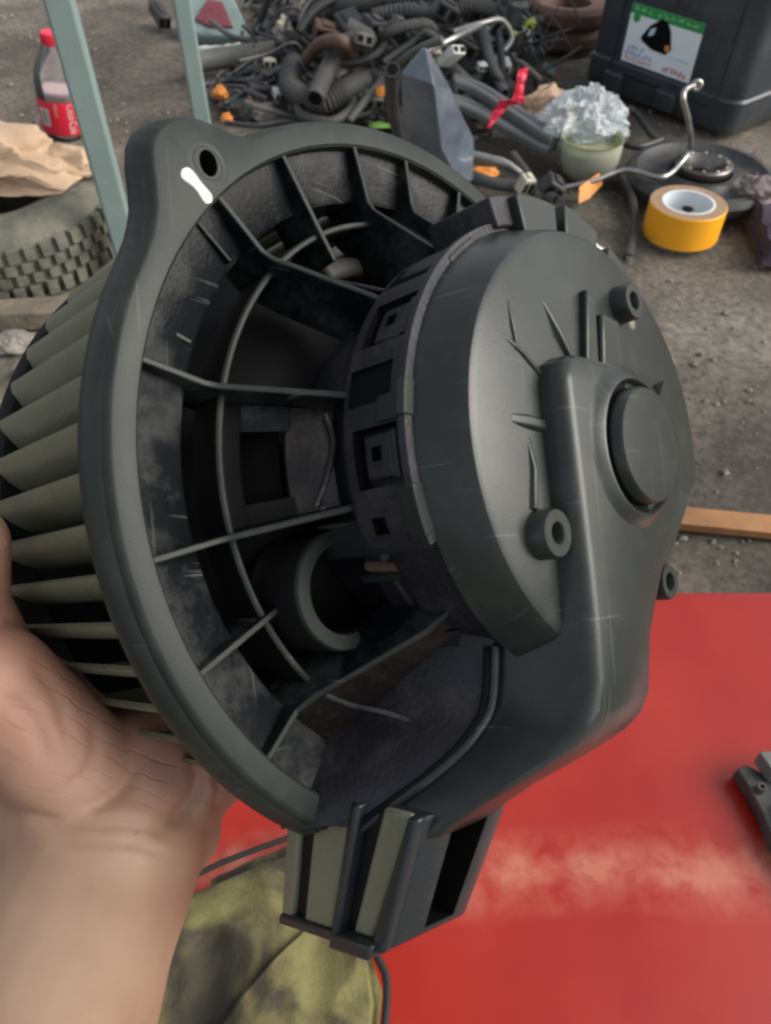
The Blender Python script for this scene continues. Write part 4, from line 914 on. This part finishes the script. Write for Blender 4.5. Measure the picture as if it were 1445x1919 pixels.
HO=[ # points, radius, label, material, ribbed
([(-0.1870,1.7310,.06),(-0.1850,1.6290,.05),(-0.1240,1.5620,.05),(-0.0840,1.5740,.06),(-0.0340,1.6430,.06),(0.0180,1.6290,.05)],.021,'thick grey corrugated hose bending through the middle of the junk pile','hose',1),
([(-0.1300,1.5200,.07),(-0.1000,1.6360,.10),(-0.0730,1.6270,.13),(-0.0330,1.6420,.13),(-0.0730,1.6500,.15)],.017,'black rubber hose arched over the middle of the pile','hose',0),
([(-0.1560,1.6990,.08),(-0.1250,1.6540,.12),(-0.0810,1.6000,.14),(-0.0620,1.6500,.10),(-0.0570,1.6410,.07)],.012,'brown rubber hose curved like a hook in the pile','hose_brown',0),
([(-0.1700,1.6160,.04),(-0.1600,1.5510,.03),(-0.1030,1.5190,.03),(-0.0640,1.5630,.04),(-0.0790,1.6010,.06),(-0.1370,1.6150,.06),(-0.1570,1.5630,.04)],.009,'grey hose coiled in a loop at the front of the pile','hose',1),
([(-0.3030,1.8870,.02),(-0.2920,1.9280,.05),(-0.2650,1.8960,.1),(-0.2320,1.8500,.16)],.008,'thin dark hose rising from the grey pipe at the back left','hose',0),
([(-0.4260,1.8230,.03),(-0.3510,1.8630,.03),(-0.2710,1.8730,.035),(-0.2080,1.8910,.04)],.021,'straight grey pipe lying left of the pile under the tail lamp','greyp',0),
([(-0.0240,1.6950,.10),(0.0080,1.6540,.14),(0.0680,1.6650,.15),(0.0950,1.6880,.13),(0.1060,1.6650,.10)],.010,'black cable sleeve looping behind the trim panel','hose',1),
([(-0.0680,1.5260,.03),(-0.0230,1.5590,.07),(0.0170,1.5620,.11),(0.0580,1.4940,.16),(0.0970,1.4740,.18)],.007,'long thin grey wire loom running up to the right','greyp',0),
([(-0.0840,1.5520,.02),(-0.0230,1.5770,.03),(-0.0030,1.6160,.05),(0.0130,1.6410,.07)],.006,'thin dark cable in front of the wire loom','blackp',0),
([(-0.3210,1.6310,.02),(-0.2710,1.6720,.03),(-0.2150,1.6580,.04),(-0.1720,1.6710,.06)],.006,'black cable running left from the corrugated hose','blackp',0),
([(-0.3790,1.7300,.02),(-0.3270,1.7600,.02),(-0.2670,1.7300,.03),(-0.2020,1.7620,.05)],.007,'dusty black cable nearest the grey pipe','blackp',0),
([(-0.3100,1.5520,.015),(-0.2480,1.5400,.015),(-0.1880,1.5570,.015),(-0.1240,1.5270,.015)],.005,'thin dark cable lying on the ground along the flange top','blackp',0),
([(-0.4040,2.0390,.05),(-0.3400,1.9610,.04),(-0.2610,1.9100,.05),(-0.2050,1.8950,.07)],.006,'pale cable beside the tail lamp','greyp',0),
([(0.1290,1.6540,.14),(0.1790,1.6650,.15),(0.2220,1.6880,.15),(0.2460,1.6910,.12),(0.2320,1.6800,.1)],.0055,'thin bent metal pipe hooked over the right of the pile','steel',0),
([(0.0750,1.5510,.14),(0.1240,1.5840,.15),(0.1780,1.6500,.15)],.0055,'straight thin metal pipe on top of the pile','steel',0),
([(0.1930,1.7390,.12),(0.2030,1.6970,.09),(0.2200,1.6710,.06),(0.2340,1.6300,.04)],.011,'black rubber strip hanging down the right of the pile','foam',0),
([(0.2320,1.7910,.1),(0.2310,1.6990,.08),(0.2370,1.6720,.05)],.007,'narrow black strip beside the hanging rubber strip','blackp',0),
([(0.2490,1.7610,.07),(0.1970,1.7010,.05),(0.1680,1.6720,.05),(0.1360,1.6860,.06)],.010,'dark hose crossing behind the red plastic strip','hose',1),
([(-0.0240,1.7500,.14),(0.0390,1.7470,.15),(0.1130,1.7500,.14),(0.1640,1.7430,.16),(0.2170,1.7470,.15)],.013,'corrugated black hose along the top of the pile','hose',1),
([(-0.1400,1.8960,.1),(-0.0680,1.8190,.14),(-0.0030,1.8140,.16)],.018,'fat black hose at the back of the pile','hose',0),
([(0.1440,1.3150,.02),(0.1870,1.2850,.02),(0.2390,1.2710,.02),(0.2780,1.2280,.02)],.010,'dark hose lying in front of the silver lever','hose',0),
([(0.2230,1.3760,.03),(0.2450,1.3150,.02),(0.2530,1.2370,.02)],.008,'short dark hose end beside the grey strips','hose',0),
([(0.3830,1.5030,.02),(0.4200,1.4620,.02),(0.4580,1.4320,.02),(0.5080,1.4620,.02)],.006,'black cable lying under the storage bin','blackp',0),
([(0.4400,1.5150,.02),(0.4660,1.5770,.03),(0.4890,1.5780,.02),(0.5040,1.4790,.015),(0.5440,1.4440,.015)],.006,'scrunched black strap against the foot of the bin','blackp',0),
([(-0.0850,1.6380,.09),(-0.0330,1.6360,.1),(-0.0030,1.6600,.12),(-0.0230,1.6810,.15)],.008,'black wire bundle in the middle of the pile','blackp',1),
([(-0.1780,1.7910,.1),(-0.1450,1.8210,.13),(-0.0900,1.8530,.15)],.009,'dark pipe at the back left of the pile','blackp',0),
([(-0.0030,1.6520,.09),(0.0490,1.6600,.12),(0.0780,1.6540,.14),(0.1230,1.6160,.12)],.006,'thin wire arch above the trim panel tip','greyp',0),
([(0.1180,1.6070,.1),(0.1490,1.5840,.08),(0.1820,1.5890,.05),(0.2080,1.5250,.04)],.012,'dark rubber hose behind the trim panel','hose',0),
([(0.2810,1.9690,.08),(0.3090,1.9290,.06),(0.3220,1.8560,.03)],.006,'dark wire at the right end of the pile','blackp',0),
]
for i,(p,r,l,m,rb) in enumerate(HO): hose(p,r,l,m,ribbed=bool(rb))
# flat grey rubber strips
for pts,r,l in (([(0.1110,1.5200,.07),(0.1550,1.5090,.06),(0.2190,1.4510,.05),(0.2910,1.3740,.04)],.020,'upper of two flat grey rubber strips below the red plastic strip'),([(0.1260,1.5550,.09),(0.1660,1.5440,.08),(0.2110,1.4950,.07),(0.2940,1.3770,.055)],.017,'lower grey rubber strip lying over the first one')):
    P=spline(pts,6); mb=MB(); rings=[]
    for i,p in enumerate(P):
        t=(P[min(i+1,len(P)-1)]-P[max(i-1,0)]).normalized(); s=Vector((t.y,-t.x,0)).normalized(); up_=Vector((0,0,1)); e=.75 if i in(0,len(P)-1) else 1
        rings.append([p+s*r*e*x+up_*z for x,z in((-1,-.006),(-1,.004),(-.8,.008),(-.1,.008),(0,.004),(.1,.008),(.8,.008),(1,.004),(1,-.006))])
    mb.loft(rings); tag(build('rubber_strip',mb,M['foam'],bevel=.001,smooth=45),l,'rubber strip')
# silver lever
mb=MB(); a_,b_,c_=[Vector(p) for p in ((0.1320,1.3390,.05),(0.2080,1.3030,.045),(0.2290,1.2920,.035))]
mb.tube([a_,a_.lerp(b_,.15),a_.lerp(b_,.85),b_,c_],[.005,.007,.008,.006,.004],10); tag(build('metal_lever',mb,M['steel'],smooth=50),'bright flat silver lever lying below the grey rubber strips','lever')
# connectors, clips and other small parts
def conn(u,size,label,m,rot,cat='connector',pins=2):
    e=empty('plug_connector' if cat=='connector' else cat.replace(' ','_'),u,label,cat,None,rot)
    mb=MB(); mb.box((0,0,0),size); b=build('housing',mb,M[m],e,bevel=min(size)*.12)
    for i in range(pins):
        mb=MB(); x=(i-(pins-1)/2)*size[0]/pins; mb.box((x,-size[1]*.5-.0004,0),(size[0]/pins*.6,.002,size[2]*.55)); build('socket',mb,M['slot'],e)
    mb=MB(); mb.box((0,0,size[2]*.55),(size[0]*.4,size[1]*.6,size[2]*.16)); build('catch',mb,M[m],e,bevel=.001)
CN=[
((-0.2140,1.6440,.035),(.018,.022,.014),'white plug connector standing in front of the corrugated hose','white',(.3,.2,.5)),
((0.1190,1.5550,.13),(.028,.05,.016),'largest white plug connector, tilted on top of the pile','white',(-.7,.2,.55)),
((0.0920,1.6010,.12),(.020,.022,.018),'cream plug connector left of the large white one','cream',(.2,.2,.2)),
((-0.2450,1.7990,.04),(.026,.018,.016),'cream square clip at the end of the grey pipe','cream',(0,.1,.2)),
((-0.0860,1.6470,.07),(.018,.018,.016),'dull cream clip above the coiled hose','cream',(.3,0,.7)),
((0.2240,1.7150,.06),(.055,.03,.03),'white plastic housing behind the red plastic strip','white',(.3,.1,.2)),
((0.2940,1.8260,.08),(.022,.05,.012),'white plastic wing at the right end of the pile','white',(-.8,.1,-.5)),
((0.2970,1.8320,.1),(.030,.024,.014),'yellow-green plug connector at the top right of the pile','lime',(.3,-.5,-.5)),
((0.2620,1.7650,.1),(.014,.014,.014),'small yellow-green clip beside the thin metal pipe','lime',(.3,.5,0)),
((0.1880,1.6540,.08),(.018,.014,.014),'small white plug connector with a reddish end','white',(.2,.1,.4)),
((0.1980,1.7390,.12),(.012,.012,.012),'tiny white clip under the bent metal pipe','white',(0,.3,.2)),
((-0.0690,1.6630,.11),(.012,.009,.008),'tiny yellow-green clip by the brown hose','lime',(.3,.5,0)),
((-0.0420,1.6080,.14),(.035,.022,.02),'glossy grey plastic cover on top of the pile','greyp',(-.4,.3,.3)),
((-0.0230,1.6850,.14),(.05,.035,.03),'large dark plug block at the top centre of the pile','blackp',(.3,.3,.8)),
((-0.0710,1.7360,.13),(.045,.05,.03),'dark relay box behind the black hose arch','blackp',(.3,-.2,.4)),
((-0.1230,1.7910,.1),(.05,.04,.03),'brown-grey plastic block left of the hose arch','hose_brown',(.2,.3,.2)),
((0.0490,1.6910,.12),(.04,.03,.025),'dark fuse box lid above the trim panel tip','blackp',(.5,.2,.5)),
((0.1560,1.7110,.1),(.05,.03,.03),'black relay box behind the metal pipe','blackp',(.2,.5,.1)),
((0.0730,1.8040,.13),(.04,.04,.03),'dark plastic block at the back of the pile','blackp',(.2,.1,.8)),
((-0.2960,1.6860,.02),(.03,.02,.018),'small grey plastic block by the left cables','greyp',(.1,.4,.2)),
((-0.2470,1.7450,.03),(.024,.022,.02),'pale grey clip beside the corrugated hose bend','greyp',(.5,.4,.6)),
((0.0230,1.6810,.15),(.02,.02,.018),'small pinkish grey plug at the back centre','greyp',(.1,.4,.9)),
((0.2320,1.2630,.03),(.022,.020,.03),'small pale cube clip right behind the motor cover','cream',(.3,.2,.5)),
((0.2750,1.2540,.03),(.035,.03,.03),'dark ring-shaped mount beside the rod end','blackp',(.3,.6,.2)),
((-0.0230,1.5750,.05),(.035,.03,.02),'grey valve block in front of the wire loom','greyp',(.3,.1,.2)),
((0.1900,1.8390,.13),(.05,.04,.035),'wide black box at the top right of the pile','blackp',(.3,.1,.5)),
((0.1150,1.7100,.16),(.05,.03,.03),'black motor casing on top of the pile','blackp',(.1,.5,.3)),
]
for u,s,l,m,r_ in CN: conn(u,s,l,m,r_)
# orange clips, leaf
for p,l,rx in (((-0.3350,1.6780,.02),'larger orange plastic clip right of the second stand leg',.017),((-0.3090,1.5730,.012),'smaller orange clip piece just above the flange lug',.012),((-0.0070,1.5460,.07),'small orange clip by the plastic post',.012)):
    crumple('orange_clip',l,'clip',p,rx,rx*.8,rx*1.1,'orange',int(rx*3000),amp=.3)
crumple('orange_ring','orange foam ring half under the dark hose','ring',(0.1690,1.3360,.015),.028,.02,.01,'orange',5,amp=.25)
q=(-0.0110,1.5270,.02); crumple('green_leaf','small bright green leaf behind the top of the flange','leaf',q,.022,.014,.004,'leaf',9,amp=.15)
for p,r_,l in (((-0.2970,1.6710,.0),.035,'rough grey stone beside the orange clips'),((-0.2330,1.6300,.0),.04,'mossy stone in front of the white connector')):
    crumple('stone',l,'stone',p,r_,r_*.8,r_*.55,'stone',int(r_*900),amp=.2)
# tail lamp
tl=empty('tail_lamp',(-0.3900,2.0900,.03),'broken car tail lamp with a grey-green housing and dark red lens','tail lamp',rot=(R(24),0,R(-12)))
mb=MB(); mb.loft([[(x*s,y*s,z) for x,y in((-.10,-.03),(-.03,-.062),(.075,-.055),(.088,-.045),(.02,.062),(-.03,.085),(-.11,.09))] for z,s in((-.01,.96),(.012,1),(.02,.97))]); build('housing',mb,M['leg'],tl,bevel=.004,seg=3)
mb=MB(); mb.loft([[(x,y-.004,z) for x,y in((-.055,-.015),(-.01,-.035),(.045,-.03),(.0,.045),(-.04,.05))] for z in(.018,.026)]); build('red_lens',mb,M['lens'],tl,bevel=.003,seg=3)
q=(-0.5520,2.1670,.02); conn((q[0],q[1],.03),(.03,.09,.03),'black and grey broken lamp bracket between the two stand legs','blackp',(.2,.2,.5),'lamp bracket')
q=(-0.3420,1.9960,.01); crumple('white_scrap','white torn scrap of plastic lying under the tail lamp','scrap',q,.035,.012,.008,'white',31,amp=.25)
q=(-0.3960,1.9820,.01); crumple('white_scrap','longer white scrap left of the other under the lamp','scrap',q,.04,.012,.008,'white',33,amp=.2)
q=(-0.2270,1.9640,.05); crumple('foam_lump','cream and rust stained lump of foam at the end of the grey pipe','foam',q,.022,.02,.028,'cream',37,amp=.35)
q=(-0.2170,2.2360,.03); crumple('plastic_scrap','yellowish clear scrap of plastic at the top of the picture','scrap',q,.04,.03,.03,'cream',41,amp=.3)
# rusty wheel behind, left of the bin
q=(0.4210,2.0330,.03)
e=empty('small_tyre',(q[0]+.005,q[1]+.02,0),'small brown dusty tyre lying left of the black bin','tyre')
for k_ in range(2):
    mb=MB(); mb.lathe([(.045,.01+.045*k_),(.085,.004+.045*k_),(.098,.014+.045*k_),(.098,.036+.045*k_),(.085,.046+.045*k_),(.045,.04+.045*k_)],n=72,closed=True); build('tread_ring',mb,M['rust'],e,bevel=.003,smooth=45)
mb=MB(); mb.lathe([(0,.03),(.046,.03)],n=40); build('hollow',mb,M['slot'],e)
# loose bits seen right of the blower
for (u,l,m,r_) in (((0.2850,1.1550,.012),'pale lump of torn foam peeping out behind the motor cover','white',.022),((0.3140,1.0770,.01),'dusty white scrap lower down behind the motor cover','white',.018),((0.3250,1.0060,.008),'lowest pale scrap touching the motor cover outline','cream',.014)):
    crumple('foam_scrap',l,'scrap',u,r_,r_,r_*.7,m,int(r_*1500),amp=.3)
crumple('orange_scrap','tiny orange scrap beside the lowest pale scrap','scrap',(0.3180,1.0180,.012),.007,.006,.006,'orange',4)
# plank on the ground right
mb=MB(); a_,b_=Vector((0.2630,0.5560,.0)),Vector((0.4700,0.5280,.0)); t=(b_-a_).normalized(); s=Vector((-t.y,t.x,0))*.013
mb.hexa([a_-s+Vector((0,0,-.005)),b_-s+Vector((0,0,-.005)),b_+s+Vector((0,0,-.005)),a_+s+Vector((0,0,-.005)),a_-s+Vector((0,0,.006)),b_-s+Vector((0,0,.006)),b_+s+Vector((0,0,.006)),a_+s+Vector((0,0,.006))])
tag(build('wooden_slat',mb,M['wood'],bevel=.001),'orange-brown wooden slat lying on the dirt beyond the red mat','slat')
# cloths on the right
q=(0.6080,1.1570,.02); zc3=lambda x,y,u,v: .03+.03*abs(noise.noise(Vector((x*9,y*22,1))))+.012*noise.noise(Vector((x*30,y*50,5)))-(.025 if min(u,v,1-v)<.04 else 0)
o=draped('dark_cloth',([(0.6300,1.3280,.0)[:2],(0.5840,1.2220,.0)[:2],(0.5710,1.0870,.0)[:2],(0.5680,1.0560,.0)[:2]],[(0.8210,1.3380,.0)[:2],(0.7770,1.1860,.0)[:2],(0.7060,1.0560,.0)[:2]]),zc3,.02,M['purple']); tag(o,'dark purple cloth bunched up at the right edge','cloth')
q=(0.6010,1.2230,.04); crumple('grey_rag','pale grey rag on top of the dark purple cloth','rag',q,.03,.035,.022,'greycloth',17,amp=.3)
# loose tangle of thin wires and broken bits through the whole heap: uncountable
def pile_h(x,y):
    u=(x+.30)/.62; e=max(0,1-((u-.6)/.62)**2); f_=max(0,min(1,(y-1.60)/.25)); return .16*e*f_*min(1,max(0,(2.45-y)/.3))
def spot():
    while 1:
        x=rnd.uniform(-.33,.36); y=rnd.uniform(1.56,2.42)
        if x>.26 and y<1.72: continue
        if x<-.12 and y<1.62: continue
        return x,y
for nm,m_,cnt,lb in (('wire_tangle','blackp',190,'tangle of thin black wires running through the junk heap'),('wire_tangle','greyp',70,'tangle of dusty grey wires among the black ones')):
    mb=MB()
    for i in range(cnt):
        x,y=spot(); L_=rnd.uniform(.05,.2); an=rnd.uniform(0,6.28); h=pile_h(x,y)*rnd.uniform(.3,1.1)+.01
        P=[(x+math.cos(an)*L_*t+rnd.uniform(-.025,.025),y+math.sin(an)*L_*t+rnd.uniform(-.025,.025),max(.006,h+rnd.uniform(-.03,.04))) for t in(-.5,-.2,.1,.5)]
        mb.tube(spline(P,5),rnd.choice([.0015,.002,.003,.004,.0055]),6)
    o=build(nm,mb,M[m_],smooth=50); o['kind']='stuff'; tag(o,lb,'wires')
for m_,cnt,lo,hi,lb in (('greyp',190,.012,.034,'heap of small broken grey plastic parts under the hoses'),('blackp',260,.012,.045,'heap of small broken black plastic parts under the hoses'),('rust',70,.01,.03,'rusty brown bits scattered in the junk heap'),('cream',34,.005,.012,'tiny pale clips and scraps scattered in the junk heap'),('white',22,.004,.010,'tiny white scraps scattered in the junk heap')):
    mb=MB()
    for i in range(cnt):
        x,y=spot(); h=pile_h(x,y)*rnd.uniform(.1,.95)+.008; s=rnd.uniform(lo,hi)
        Q=Matrix.Rotation(rnd.uniform(0,3),3,'Z')@Matrix.Rotation(rnd.uniform(-.9,.9),3,'X')@Matrix.Rotation(rnd.uniform(-.6,.6),3,'Y')
        if rnd.random()<.55: mb.box((x,y,h),(s,s*rnd.uniform(.4,1.6),s*rnd.uniform(.2,.7)),0,Q)
        else:
            k_=rnd.choice([5,6,8]); a_=rnd.uniform(.3,.6)*s
            rings=[[Vector((x,y,h))+Q@Vector((a_*q*math.cos(6.283*j/k_),a_*q*math.sin(6.283*j/k_),z*s)) for j in range(k_)] for q,z in((.8,-.5),(1,-.4),(1,.1),(.7,.15),(.7,.5))]
            mb.loft(rings)
    o=build('broken_parts',mb,M[m_],bevel=.0012,seg=1,smooth=30); o['kind']='stuff'; tag(o,lb,'scrap heap')
